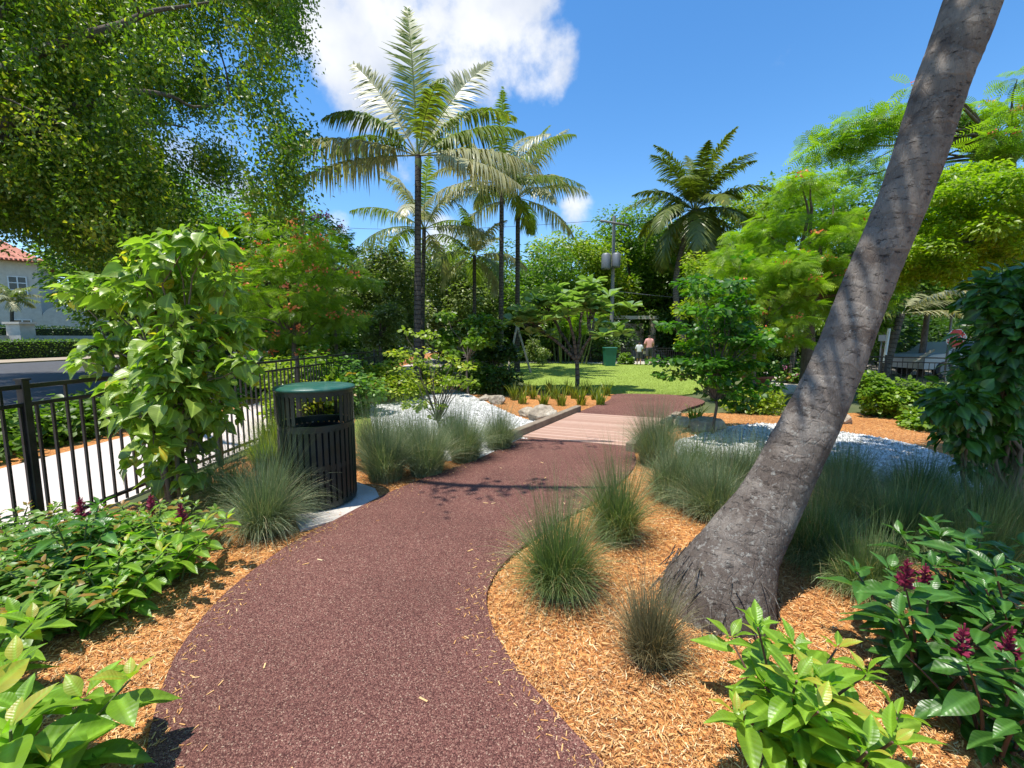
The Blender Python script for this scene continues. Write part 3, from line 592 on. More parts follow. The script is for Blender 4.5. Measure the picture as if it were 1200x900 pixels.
def lean_palm():
    b = G(838, 706); pts = [b + Vector((0, 0, -.15)), b + Vector((.03, 0, .06)), P(868, 640, 2.52), P(906, 580, 2.62), P(966, 460, 2.72), P(1010, 350, 2.78), P(1061, 225, 2.8), P(1103, 100, 2.8), P(1140, 0, 2.8), (3.25, 2.95, 5.2), (3.4, 3.1, 6.4), (3.45, 3.2, 7.4)]
    t = thing('leaning_palm', 'thick grey leaning palm trunk crossing the right side of the view', 'palm', b); B = np.array(b)
    tp = smooth([tuple(q) for q in pts], 14) - B; 
    kr = np.array([.33, .30, .215, .178, .148, .134, .132, .136, .140, .14, .13, .13]); rad = np.interp(np.linspace(0, 11, len(tp)), np.arange(12), kr)
    n = 72; mb = MB(); k = len(tp); tg = norm(np.gradient(tp, axis=0)); x = np.array([1., 0, 0]); rings = []; an = np.linspace(0, 2 * np.pi, n, endpoint=False)
    Ls = np.concatenate([[0], np.cumsum(np.linalg.norm(np.diff(tp, axis=0), axis=1))])
    lump = sum(rng.random() * np.sin(an[None] * m + Ls[:, None] * rng.normal(0, 3.5) + rng.random() * 6) / m ** .5 for m in (1, 2, 3, 4, 5, 7, 9, 12, 16))
    for i in range(k):
        x = norm(x - tg[i] * np.dot(x, tg[i])); y = np.cross(tg[i], x); z = max(tp[i][2], 0)
        root = .09 * math.exp(-z * 5.0); rr = rad[i] * (1 + .014 * lump[i] + root * (.5 + .35 * np.sin(an * 5 + 1) + .15 * np.sin(an * 13)) + .004 * math.sin(Ls[i] * 30 + math.sin(Ls[i] * 5) * 3) + rng.normal(0, .008, n))
        rings.append(tp[i] + np.outer(np.cos(an) * rr, x) + np.outer(np.sin(an) * rr, y))
    f = []
    for i in range(k - 1): a = i * n + np.arange(n); c = i * n + (np.arange(n) + 1) % n; f.append(np.stack([a, c, c + n, a + n], 1))
    mb.add(np.concatenate(rings), np.concatenate(f), np.stack([np.tile(an / 6.283, k), np.repeat(Ls, n)], 1)); mb.build('trunk', 'bark_lean', t)
    mb = MB()                                        # root fibres at the foot
    for i in range(260):
        a = rng.random() * 6.283; r = .25 + .12 * rng.random(); z = .02 + .32 * rng.random() ** 1.6; r -= z * .35
        p0 = np.array([math.cos(a) * r, math.sin(a) * r * .95, z]); p1 = p0 + np.array([math.cos(a) * .05, math.sin(a) * .05, -.07 - .06 * rng.random()]) + rng.normal(0, .02, 3); p2 = p1 + np.array([math.cos(a) * .04, math.sin(a) * .04, -.04]) + rng.normal(0, .02, 3)
        tube(mb, [p0, p1, p2], [.004, .0035, .002], 4, caps=False)
    mb.build('roots', 'bark_lean', t)
    T = tp[-1]
    for i in range(24):
        az = i * 137.5 + 20; el = 75 - i * 3.4; mb = MB()
        fw_ = math.cos(R(az)) > .1 and math.sin(R(az)) < .6; frond(mb, mb, T, R(az), R(max(el, 48) if fw_ else el), (2.6 if fw_ else 3.5) + .4 * rng.random(), R(50 if fw_ else 75), 80, .85, .05, .45, rn=.5); mb.build('frond', 'palm_coco', t)
lean_palm()

# ------------------------------------------------------------------ palms in the garden
def garden_palms():
    b = P(489, 463, 12.0); T = P(490, 182, 12.0)
    fr = [(-90, 18, 1.0, 38, 1, 1.0), (-80, 3, .98, 24, 1, .9), (-66, 38, .9, 75, 0, .9), (-62, 60, 1.0, 20, 1, .25, 62), (-25, 83, 1.15, 12, 0, .15, 18), (62, 64, .98, 26, 1, .25, -60), (70, 58, .9, 80, 0, .7), (88, 34, .8, 55, 0, .9), (98, 8, .9, 45, 1, 1.0), (60, 15, .85, 60, 1, .9), (-110, 48, .7, 90, 0, .8), (150, 60, .65, 90, 0, .6), (10, 50, .8, 70, 0, .5), (110, -8, .85, 35, 1, .9)]
    fr = [(a, e, l, d, m, s, *x) for (a, e, l, d, m, s, *x) in fr]
    palm('tallest slender palm in the garden with dark trunk and pale arching fronds', (b.x, 12, 0), T, .12, .085, fr, ['palm_green', 'palm_silver'], L=3.75, ll=.72, lw=.062, nl=74, group='slender palms', shaft=(.35, 'stem'))
    def crown(n, seed, L=1., lowest=-10, spread=80):
        r = random.Random(seed); return [(i * 137.5 + seed * 40, 80 - (80 - lowest) * (i / n) + r.uniform(-5, 5), L * r.uniform(.85, 1.05), r.uniform(45, spread), r.choice((0, 1, 1)), r.uniform(.5, 1)) for i in range(n)]
    b = P(587, 440, 18); palm('slender palm immediately left of the staked palm, its crown joining the tallest one', (b.x, 18, 0), P(588, 216, 18), .12, .09, crown(14, 1), ['palm_green', 'palm_silver'], L=3.6, ll=.7, lw=.06, nl=64, group='slender palms', shaft=(.4, 'stem'))
    b = P(606, 430, 20); palm('slender palm on the lawn edge propped with wooden stakes', (b.x, 20, 0), P(607, 232, 20), .13, .10, crown(14, 2, 1.0, -15), ['palm_green', 'palm_silver'], L=3.5, ll=.7, lw=.065, nl=64, group='slender palms', shaft=(.4, 'stem_red'))
    b = P(494, 430, 19); palm('palm half hidden behind the tallest one with its crown lower', (b.x, 19, 0), P(497, 268, 19), .11, .085, crown(13, 4, 1.0, -15), ['palm_green', 'palm_silver'], L=3.7, ll=.7, lw=.06, nl=60, group='slender palms')
    b = P(556, 430, 21); palm('short palm with drooping pale fronds between the two nearest trunks', (b.x, 21, 0), P(556, 300, 21), .11, .085, crown(13, 5, .9, -35, 85), ['palm_silver', 'palm_green'], L=3.0, ll=.7, lw=.07, nl=52, group='slender palms')
    b = P(800, 420, 29); cf = [(i * 137.5, 86 - i * 4.0, 1 + .1 * math.sin(i), 50 + i * 1.6, 0, .45) for i in range(32)]
    palm('coconut palm with full dark crown rising behind the lawn', (P(806, 415, 29).x, 29, 0), P(816, 246, 29), .24, .16, cf, ['palm_coco', 'palm_silver'], 'bark_coco', L=4.7, ll=1.1, lw=.10, nl=90, name='coconut_palm', trunk_pts=[(P(812, 425, 29).x, 29, -.1), tuple(P(797, 385, 29)), tuple(P(792, 330, 29)), tuple(P(802, 280, 29)), tuple(P(814, 246, 29))])
    b = P(940, 440, 15); palm('small fan of pale fronds on a short palm left of the leaning trunk', (P(925, 440, 15).x, 15, 0), P(940, 352, 15), .1, .08, crown(13, 6, .8, -10, 95), ['palm_silver', 'palm_green'], 'bark_coco', L=1.6, ll=.5, lw=.05, nl=40)
    b = P(1040, 425, 16); palm('tilted young palm with yellowish fronds behind the right fence', (P(1036, 425, 16).x, 16, 0), P(1056, 368, 16), .14, .12, [(80, 28, 1.1, 55, 1, .5), (65, 50, 1., 80, 1, .6), (100, 10, .9, 30, 1, .6), (-80, 45, .9, 90, 0, .6), (-40, 70, .8, 80, 0, .5), (150, 50, .8, 80, 1, .6), (20, 60, .9, 60, 0, .5), (-110, 20, .8, 70, 0, .7)], ['palm_green', 'palm_silver'], 'bark_coco', L=2.6, ll=.6, lw=.06, nl=50)
    palm('small feathery palm standing before the white house across the road', (P(12, 400, 39).x, 39, 0), P(14, 352, 39), .16, .12, crown(13, 7, .9, -10, 80), ['palm_green', 'palm_silver'], 'bark_coco', L=2.6, ll=.8, lw=.10, nl=40)
    # stakes that prop the lawn palm
    B = P(606, 430, 20)
    for i, (u, v, lab) in enumerate([(594, 439, 'pale timber stake propping the lawn palm, foot at its left'), (622, 437, 'pale timber stake propping the lawn palm, foot at its right'), (640, 426, 'long thin stake leaning furthest right of the lawn palm')]):
        f = G(u, v); mb = MB(); top = Vector((B.x + (.0, -.08, 0)[i], 19.8, (2.2, 2.4, 2.6)[i])); tube(mb, [f, top], (.05, .05, .035)[i], 6); o = mb.build('timber_stake', 'branch_pale', None, False, label=lab, category='stake', group='stakes of the lawn palm')
garden_palms()

# ------------------------------------------------------------------ trees
px = px_tree
def left_giant():
    base = (-12.5, 7.5, 0); t = thing('weeping_fig_tree', 'huge tree overhanging the upper left with hanging leafy twigs', 'tree', base); B = np.array(base)
    cents, rads = [], []
    while len(cents) < 950:
        u = rng.uniform(-160, 335); d = rng.uniform(9, 18) if u < 190 else rng.uniform(9.5, 15); lim = 325 - 60 * (u > 200) - max(0, u - 200) * .55
        if u < 75: lim = 284
        v = rng.uniform(-160, lim - 40) if u < 290 else rng.uniform(-160, 215)
        # ragged gaps
        if (u > 225 and v > 30 and v < 70 and u < 270) or (150 < u < 180 and 115 < v < 150): continue
        c = P(u, v, d); 
        if c.z < 3.2: continue
        k_ = (c.z - 3) / math.tan(SUN_EL); sx_, sy_ = c.x + .85 * k_, c.y + .52 * k_      # keep the sun on the orange tree and the shrubs
        if (sx_ + 6.3) ** 2 + (sy_ - 12.6) ** 2 < 2.4 ** 2: continue
        cents.append(c); rads.append(rng.uniform(.35, .85) * d / 13)
    for (u, v, d) in [(335, 130, 11), (350, 150, 11), (330, 60, 12), (322, 90, 12), (345, 190, 11), (330, 205, 11), (318, 20, 12), (325, 0, 12), (300, 210, 12), (362, 143, 11)]: cents.append(P(u - 6, v, d)); rads.append(.38)
    for (x, y, z, r) in [(-2.4, 3.4, 7.2, .22), (-2.0, 3.4, 7.2, .18), (-1.5, 3.4, 7.2, .15), (-1.0, 3.36, 7.2, .13), (-2.8, 5.3, 8.1, .24), (-2.3, 5.25, 8.1, .22), (-1.8, 5.25, 8.1, .2), (-1.2, 5.23, 8.1, .16), (-.7, 5.2, 8.1, .13)]: cents.append(Vector((x, y, z))); rads.append(r)  # unseen sprays overhead, placed so that their shadows streak the path
    cents = np.array([tuple(c) for c in cents]) - B; rads = np.array(rads)
    n = 56000; i = rng.choice(len(cents), n, p=rads ** 2 / np.sum(rads ** 2)); st = cents[i] + rsphere(n) * (rads[i] * rng.random(n) ** .4)[:, None] * (1, 1, .8)
    Ls = .35 + .7 * rng.random(n); drift = np.stack([rng.normal(.28, .25, n), rng.normal(0, .25, n), -np.ones(n)], 1); K = 9; mb = MB()
    sc = np.linspace(0, 1, K)[None, :, None]; pos = (st[:, None] + drift[:, None] * (Ls[:, None, None] * sc ** .9) + rng.normal(0, .05, (n, K, 3))).reshape(-1, 3); m = len(pos)
    d = np.repeat(drift, K, 0) * .6 + rsphere(m) * .9; tone = np.repeat(rng.normal(0, .19, len(cents))[i], K)
    leaves(mb, 'simple', pos, d, rsphere(m) + (0, 0, .7), .075 + .06 * rng.random(m), 0, np.clip(.5 + tone + rng.normal(0, .22, m), 0, 1)); mb.build('crown', 'leaf_big', t)
    mb = MB(); fork = np.array([.5, .8, 4.2]); tube(mb, smooth([(0, 0, -.2), (.1, .1, 1.6), (.3, .5, 3), tuple(fork)], 5), np.linspace(.8, .5, 16), 16, rough=.05)
    main = []
    for q, r in ((P(0, 118, 12), .22), (P(120, 60, 13), .2), (P(220, 150, 14), .16), (P(270, 120, 14), .13), (P(60, 250, 15), .2), (P(180, 230, 17), .16), (Vector((-4.2, 4.4, 8)), .16), (P(100, -60, 11), .2), (P(260, 0, 12), .14)):
        q = np.array(q) - B; t_ = np.linspace(0, 1, 9)[:, None]; pl = fork + (q - fork) * t_; pl[:, 2] += .1 * np.linalg.norm(q - fork) * np.sin(t_[:, 0] * np.pi); pl[1:-1] += rng.normal(0, .12, (7, 3)); sm = smooth(pl, 3); tube(mb, sm, np.linspace(.17, r * .12, len(sm)), 8, rough=.04); main.append(sm)
    main = np.concatenate(main)
    for j in rng.choice(len(cents), 90):
        q = main[np.argmin(np.linalg.norm(main - cents[j], axis=1))]; limb(mb, q, cents[j], .03, .006, .08, 5, 6)
    for a, b, c_ in (((-4.2, 4.4, 8), (-2.6, 3.5, 7.3), (-.5, 3.35, 7.2)), ((-4.2, 4.4, 8), (-2.8, 5.3, 8.1), (-.3, 5.2, 8.1))): tube(mb, smooth([np.array(q) - B for q in (a, b, c_)], 6), np.linspace(.085, .03, 13), 7)  # unseen limbs added above the frame to cast the path streaks
    mb.build('trunk', 'bark_tree', t)
left_giant()
px('broadleaf_tree', 'dense dark green tree low behind the weeping fig, left of the orange blossoms', 215, 24, 215, 400, 105, nleaf=22000, leafsize=.24, leafmat='leaf_mid', nclump=70, clump=.3, trunk_r=.3, group='trees behind the garden')
px('broadleaf_tree', 'bright green rounded tree behind the top of the orange flowering tree', 318, 22, 232, 400, 72, nleaf=20000, leafsize=.2, leafmat='leaf_mid', nclump=60, clump=.3, trunk_r=.25, group='trees behind the garden')
px('broadleaf_tree', 'dark green tree filling the far left behind the white house corner', 150, 30, 230, 400, 72, nleaf=18000, leafsize=.3, leafmat='leaf_big', nclump=60, clump=.3, trunk_r=.3, group='trees behind the garden', bx=1)
px('poinciana_tree', 'feathery poinciana covered in orange blossoms left of the tallest palm', 342, 12.5, 256, 432, 88, nleaf=6200, leafsize=.24, leafmat='leaf_poin', kind='feather', nclump=95, clump=.2, flat=.3, trunk_r=.07, flowers=('orange', 60, .085, .15), layered=.55, lim=20, droop=.15)
px('pink_flowering_shrub', 'tall whippy shrub with pale pink blooms above the orange poinciana', 388, 15, 245, 330, 26, nleaf=900, leafsize=.16, leafmat='leaf_mid', nclump=14, clump=.28, trunk_r=.05, flowers=('pink', 10, .08, .5), lim=14, cat='shrub')
px('broadleaf_tree', 'pale olive leaved tree right behind the tallest palm trunk', 452, 21, 290, 410, 58, nleaf=22000, leafsize=.17, leafmat='leaf_olive', nclump=60, clump=.3, trunk_r=.18, group='trees behind the garden')
px('broadleaf_tree', 'white speckled bushy tree at the foot of the olive leaved tree', 445, 15.5, 352, 408, 26, nleaf=5000, leafsize=.12, leafmat='leaf_olive', nclump=26, clump=.36, trunk_r=.06, cat='shrub')
px('broadleaf_tree', 'dark shadowy tree between the tallest palm and the next trunk', 530, 27, 283, 420, 62, nleaf=20000, leafsize=.22, leafmat='leaf_olive', nclump=60, clump=.3, trunk_r=.25, group='trees behind the garden')
px('broadleaf_tree', 'mid green tree directly behind the staked lawn palm', 610, 31, 285, 420, 62, nleaf=20000, leafsize=.25, leafmat='leaf_mid', nclump=60, clump=.3, trunk_r=.25, group='trees behind the garden')
px('broadleaf_tree', 'tree with yellow green top left of the utility pole', 678, 34, 276, 400, 55, nleaf=20000, leafsize=.26, leafmat='leaf_yellowgreen', nclump=60, clump=.3, trunk_r=.28, group='trees behind the garden')
px('broadleaf_tree', 'tall tree behind the utility pole with its shadowed trunk', 748, 36, 240, 410, 52, nleaf=22000, leafsize=.28, leafmat='leaf_mid', nclump=60, clump=.3, trunk_r=.35, group='trees behind the garden')
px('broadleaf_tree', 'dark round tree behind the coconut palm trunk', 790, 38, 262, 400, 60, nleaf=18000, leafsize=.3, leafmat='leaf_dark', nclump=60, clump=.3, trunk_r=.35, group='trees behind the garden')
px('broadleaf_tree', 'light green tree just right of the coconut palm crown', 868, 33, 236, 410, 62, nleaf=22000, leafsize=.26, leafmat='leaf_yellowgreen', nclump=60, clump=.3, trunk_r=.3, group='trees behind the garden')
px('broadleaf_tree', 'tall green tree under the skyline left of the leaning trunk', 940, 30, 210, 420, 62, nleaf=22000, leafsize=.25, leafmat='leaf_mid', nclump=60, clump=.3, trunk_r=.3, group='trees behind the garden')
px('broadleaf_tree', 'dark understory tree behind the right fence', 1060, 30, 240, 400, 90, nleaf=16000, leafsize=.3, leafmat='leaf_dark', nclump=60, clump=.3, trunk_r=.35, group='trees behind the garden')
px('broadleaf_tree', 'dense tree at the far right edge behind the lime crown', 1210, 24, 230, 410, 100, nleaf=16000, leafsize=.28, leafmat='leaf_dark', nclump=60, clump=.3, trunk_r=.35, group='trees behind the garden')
px('broadleaf_tree', 'lime yellow crowned tree right of the leaning trunk', 1140, 9.5, 190, 340, 82, bx=2.6, nleaf=30000, leafsize=.095, leafmat='leaf_lime', nclump=120, clump=.2, flat=.55, trunk_r=.08, lim=30, group='trees behind the garden')
px('poinciana_tree', 'large feathery poinciana spreading either side of the leaning trunk', 955, 12, 212, 385, 112, nleaf=6800, leafsize=.27, leafmat='leaf_poin', kind='feather', nclump=130, clump=.15, flat=.22, trunk_r=.14, flowers=('orange', 14, .06, .4), layered=.5, lim=24, droop=.12, depth=.7)
px('poinciana_tree', 'lower feathery tree filling between the layered sapling and leaning trunk', 890, 10.5, 285, 425, 62, nleaf=3600, leafsize=.24, leafmat='leaf_poin', kind='feather', nclump=60, clump=.24, flat=.3, trunk_r=.05, layered=.4, lim=20, droop=.15, depth=.7, flowers=('orange', 10, .05, .2))
px('broadleaf_tree', 'light green bushy tree behind the layered sapling, below the coconut palm', 838, 19, 290, 425, 48, nleaf=9000, leafsize=.15, leafmat='leaf_yellowgreen', nclump=50, clump=.28, trunk_r=.08, group='trees behind the garden')
px('broadleaf_tree', 'bushy green tree low behind the right fence beside the lime crown', 1005, 17, 300, 410, 42, nleaf=8000, leafsize=.15, leafmat='leaf_mid', nclump=44, clump=.28, trunk_r=.08, group='trees behind the garden')
px('poinciana_tree', 'sparse feathery branches high against the sky behind the leaning trunk', 1085, 13, 112, 212, 135, bx=3.5, nleaf=1700, leafsize=.40, leafmat='leaf_poin', kind='feather', nclump=46, clump=.15, flat=.22, trunk_r=.12, flowers=('orange', 9, .055, .2), layered=.6, lim=46, droop=.12, depth=.6)
px('layered_sapling', 'small tree with flat dark green layers right of the boardwalk', 842, 7.0, 305, 482, 64, nleaf=4200, leafsize=.085, leafmat='leaf_layer', kind='round', nclump=60, clump=.24, flat=.2, trunk_r=.022, layered=.30, lim=60, droop=.2, hollow=.1, forkfrac=.1)
px('thin_sapling', 'thin young tree with sparse yellow green leaves in the left grass', 512, 6.4, 372, 505, 52, nleaf=900, leafsize=.06, leafmat='leaf_yellowgreen', kind='round', nclump=26, clump=.22, flat=.22, trunk_r=.02, lim=26, layered=.2, droop=.2, hollow=.2, forkfrac=.05)
px('thin_sapling', 'dark leafy young tree beside the lawn palm stakes', 578, 14, 372, 445, 26, nleaf=2600, leafsize=.12, leafmat='leaf_dark', kind='round', nclump=18, clump=.32, flat=.5, trunk_r=.03, lim=14)
px('thin_sapling', 'wispy tree with light green tufts behind the thin yellow sapling', 548, 12, 350, 440, 34, nleaf=1900, leafsize=.12, leafmat='leaf_mid', kind='round', nclump=16, clump=.3, flat=.4, trunk_r=.03, lim=14)
# backdrop of clipped hedges and woods far off
def mass(name, label, u, d, vt, hw, mat, n=9000, ls=.3, cat='hedge', vb=None, clump=.35, nc=30, **k): return px(name, label, u, d, vt, vb or (396 + 1.6 * F / d - 2), hw, nleaf=n, leafsize=ls, leafmat=mat, nclump=nc, clump=clump, trunk=False, cat=cat, hollow=.0, **k)
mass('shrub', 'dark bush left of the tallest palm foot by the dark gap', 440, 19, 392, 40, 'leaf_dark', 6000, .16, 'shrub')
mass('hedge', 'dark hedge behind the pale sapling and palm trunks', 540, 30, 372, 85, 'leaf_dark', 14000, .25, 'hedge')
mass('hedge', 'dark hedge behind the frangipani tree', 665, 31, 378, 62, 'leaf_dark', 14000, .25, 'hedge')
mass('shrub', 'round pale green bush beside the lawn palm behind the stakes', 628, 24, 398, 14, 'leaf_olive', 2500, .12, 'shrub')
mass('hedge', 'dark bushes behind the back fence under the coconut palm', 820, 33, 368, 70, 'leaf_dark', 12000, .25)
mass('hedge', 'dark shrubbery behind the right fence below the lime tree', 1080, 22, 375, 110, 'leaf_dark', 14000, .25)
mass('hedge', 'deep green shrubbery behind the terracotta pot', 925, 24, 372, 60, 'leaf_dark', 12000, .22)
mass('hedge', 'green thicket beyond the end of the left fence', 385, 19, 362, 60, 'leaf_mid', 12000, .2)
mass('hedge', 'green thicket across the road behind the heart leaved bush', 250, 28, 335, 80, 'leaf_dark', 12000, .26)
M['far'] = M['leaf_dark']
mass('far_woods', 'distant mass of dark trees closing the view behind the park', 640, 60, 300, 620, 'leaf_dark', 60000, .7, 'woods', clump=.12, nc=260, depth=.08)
bpy.data.objects['far_woods']['kind'] = 'stuff'

def areca():
    b = P(672, 420, 24); t = thing('areca_palm_clump', 'feathery light green palm clump behind the frangipani tree', 'palm', (b.x, 27, 0))
    for i in range(46):
        mb = MB(); az = rng.random() * 6.28; x, y = rng.normal(0, 1.0), rng.normal(0, .8); z = 1.2 + 1.9 * rng.random()
        if i < 14: ms = MB(); tube(ms, [(x * .7, y * .7, 0), (x, y, z)], .05, 6); ms.build('stem', 'stem', t)
        frond(mb, mb, (x, y, z), az, R(60 + 20 * rng.random()), 2.2 + .8 * rng.random(), R(75), 34, .6, .06, .5, rn=.5); mb.build('frond', 'leaf_poin', t)
areca()

# ------------------------------------------------------------------ frangipani
def frangipani():
    b = G(676, 458); t = thing('frangipani_tree', 'frangipani with forked pale branches and leaf rosettes by the path bend', 'tree', b); B = np.array(b); d = b.y
    mb = MB(); f = np.array(P(676, 424, d)) - B; tube(mb, smooth([(0, 0, -.1), tuple(f * .5 + (.02, 0, 0)), tuple(f)], 4), np.linspace(.075, .06, 9), 10, rough=.05)
    tips = []
    def br(p, q, r, lvl):
        limb(mb, p, q, r, r * .75, .06, 8, 5, wob=.03)
        if lvl == 0: tips.append(q); return
        for _ in range(3 if lvl > 1 else 2):
            dv = norm(q - p); nd = norm(dv + rng.normal(0, .5, 3) * (1, 1, .5) + (0, 0, .12)); br(q, q + nd * (.42 + .16 * rng.random()) * (1 if lvl > 1 else .8), r * .68, lvl - 1)
    for (u, v, dy) in ((640, 392, -.2), (655, 380, .5), (690, 395, -.3), (668, 388, -.4), (683, 372, .4)):
        q = np.array(P(u, v, d)) - B + (0, dy, 0); br(f, q, .055, 2)
    mb.build('trunk', 'bark_coco', t); mb = MB()
    tips_ = np.array(tips + [np.array(P(u, v, d)) - B + (0, rng.normal(0, .4), 0) for u, v in ((622, 392), (640, 395), (700, 395), (728, 392), (660, 345), (680, 352), (700, 350), (632, 360), (612, 368), (625, 352), (650, 340), (690, 335), (720, 345), (735, 362), (705, 380), (640, 372), (668, 356), (722, 385), (604, 380))])
    for c in tips_:
        k = 13; a = np.arange(k) * 2.4; el = rng.uniform(.0, .8, k); dd = np.stack([np.cos(a) * np.cos(el), np.sin(a) * np.cos(el), np.sin(el)], 1); pt = c + dd * .03
        leaves(mb, 'paddle', pt, dd, np.array([0, 0, 1.]) + rng.normal(0, .2, (k, 3)), .34 + .14 * rng.random(k), width=1.7)
    mb.build('leaves', 'leaf_frangi', t)
frangipani()

# ------------------------------------------------------------------ grass clumps
def grass(label, base, h, r, n, mat='grass_green', up=.5, group='ornamental grass clumps', seeds=0, stiff=1., w=.0022, cat='grass clump'):
    base = Vector(base); t = thing('ornamental_grass', label, cat, (base.x, base.y, 0), group)
    la = rng.random() * 6.283
    def blades(n, h, up, w, sp):
        a = rng.random(n) * 6.283; rr = rng.random(n) ** .7 * r * .34; p0 = np.stack([np.cos(a) * rr, np.sin(a) * rr, np.zeros(n)], 1); a2 = a + rng.normal(0, .7, n)
        tl = (rng.random(n) ** .7) * sp * (.45 + .55 * rr / (r * .34) + .25); L = h * (.35 + .85 * rng.random(n)); a2 = a2 + .35 * np.sin(a2 - la); hd = np.stack([np.cos(a2), np.sin(a2), 0 * a2], 1); K = 6; rows = []; th = tl * .35; cur = p0.copy(); sd = np.stack([-np.sin(a2), np.cos(a2), 0 * a2], 1)
        sd = norm(sd + rng.normal(0, .4, (n, 3)))
        for k in range(K):
            s = k / (K - 1); ww = w * (1 - s ** 2 * .92); rows += [cur - sd * ww, cur + sd * ww]
            ang = th + (tl * 1.9 - th) * s; ang = np.minimum(ang, 2.6); cur = cur + (hd * np.sin(ang)[:, None] + np.array([0, 0, 1.]) * np.cos(ang)[:, None]) * (L / (K - 1))[:, None]; cur[:, 2] = np.maximum(cur[:, 2], .008)
        V = np.stack(rows, 1).reshape(-1, 3); b = (np.arange(n) * 2 * K)[:, None]; F_ = np.concatenate([b + np.array([[2 * k, 2 * k + 1, 2 * k + 3, 2 * k + 2]]) for k in range(K - 1)])
        return V, F_, np.repeat(np.clip(rng.normal(.5, .25, n), 0, 1), 2 * K)
    if mat.startswith('grass') : h *= 1.02; r *= 1.5; n = int(n * 1.9); w *= .68; up *= 1.22
    mb = MB(); V, F_, rn = blades(n, h, up, w, up); rn = np.where(V[:, 2] < .07, np.maximum(rn, .80), rn) if mat.startswith('grass') else rn; mb.add(V, F_, None, 0, rn)
    if mat.startswith('grass'): V, F_, rn = blades(n // 5, h * 1.42, up, w, .45); mb.add(V, F_, None, 0, rn * .6)
    mb.build('blades', mat, t)
    if seeds: mb = MB(); V, F_, rn = blades(seeds * 2, h * 1.6, .2, w * .7, .5); mb.add(V, F_, None, 0, rn); mb.build('seed_stalks', 'grass_dry', t)
    return t
GRS = [ # label, u, v, height, radius, n, mat, spread, seeds
 ('grass clump alone on the mulch bulge right of the path', 655, 692, .50, .26, 1500, 'grass_green', .95, 60),
 ('dry brownish grass tuft in front of the leaning trunk', 762, 775, .34, .16, 750, 'grass_dry', .8, 55),
 ('blue green grass clump arching over mulch left of the litter bin', 312, 625, .62, .32, 1500, 'grass_blue', 1.2, 10),
 ('grass clump touching the left side of the litter bin', 325, 600, .72, .3, 1200, 'grass_blue', 1.0, 25),
 ('grass clump behind the fountain of blades left of the bin', 268, 600, .62, .3, 1000, 'grass_green', 1.1, 0),
 ('grass clump just right of the litter bin', 452, 562, .75, .34, 1500, 'grass_blue', .85, 30),
 ('grass clump behind the one right of the bin', 440, 540, .75, .34, 1200, 'grass_blue', .85, 20),
 ('grass clump in front of the thin sapling', 500, 556, .70, .34, 1500, 'grass_blue', .85, 30),
 ('grass clump left of the thin sapling trunk', 482, 540, .7, .34, 1200, 'grass_blue', .85, 20),
 ('grass clump right of the thin sapling near the path', 545, 540, .70, .33, 1400, 'grass_blue', .85, 30),
 ('last full grass clump before the boardwalk on the left', 585, 526, .64, .30, 1200, 'grass_blue', .85, 30),
 ('grass clump behind the sapling at the edge of the swale', 530, 523, .62, .3, 1000, 'grass_blue', .9, 20),
 ('grass clump at the right corner of the boardwalk', 768, 545, .78, .34, 1500, 'grass_blue', .75, 60),
 ('grass clump behind the small mulch gap right of the path', 722, 632, .55, .24, 1200, 'grass_green', .9, 50),
 ('grass clump at the left end of the shaded right bank', 790, 585, .72, .36, 1700, 'grass_green', .85, 50),
 ('grass clump against the left of the leaning trunk', 835, 605, .68, .36, 1700, 'grass_green', .9, 40),
 ('grass clump behind the leaning trunk', 862, 570, .72, .38, 1500, 'grass_green', .85, 40),
 ('grass clump right behind the layered sapling foot', 815, 560, .66, .36, 1400, 'grass_green', .85, 40),
 ('grass clump touching the right of the leaning trunk foot', 950, 655, .62, .36, 1900, 'grass_green', 1.0, 30),
 ('grass clump mid bank right of the leaning trunk', 985, 610, .68, .38, 1800, 'grass_green', .95, 40),
 ('grass clump at the back of the bank by the gravel', 990, 575, .64, .38, 1500, 'grass_green', .9, 40),
 ('broad grass clump in the middle of the right bank', 1060, 640, .62, .4, 2100, 'grass_green', 1.0, 40),
 ('grass clump at the back right of the bank', 1075, 592, .64, .38, 1600, 'grass_green', .95, 40),
 ('grass clump nearest the dark glossy shrub', 1140, 620, .62, .4, 1800, 'grass_green', .95, 30),
 ('grass clump behind the right firespike plants', 1150, 665, .60, .4, 2000, 'grass_green', 1.0, 20),
 ('grass clump cut by the right edge of the view', 1215, 650, .62, .4, 1700, 'grass_green', 1.0, 10),
 ('grass clump between trunk and firespike on the right', 1010, 690, .50, .34, 1700, 'grass_green', 1.05, 10),
 ('grass clump filling the gap behind the trunk and gravel', 905, 560, .66, .38, 1400, 'grass_green', .85, 30),
]
for lab, u, v, h, r, n, m, up, sd in GRS:
    if u > 780 and v < 695: h *= .66; up *= 1.25; m = 'grass_blue' if rng.random() < .4 else m
    elif u == 768 or 430 < u < 600: h *= .82
    elif u < 430: h *= .85; r *= .8
    grass(lab, G(u, v), h, r, n, m, up, seeds=sd)
grass('lime green fine grass clump between fence and litter bin', G(312, 548), .45, .35, 1300, 'leaf_yellowgreen', .9)
grass('second lime green grass clump tucked behind the bin', G(318, 522), .45, .35, 1000, 'leaf_yellowgreen', .9)
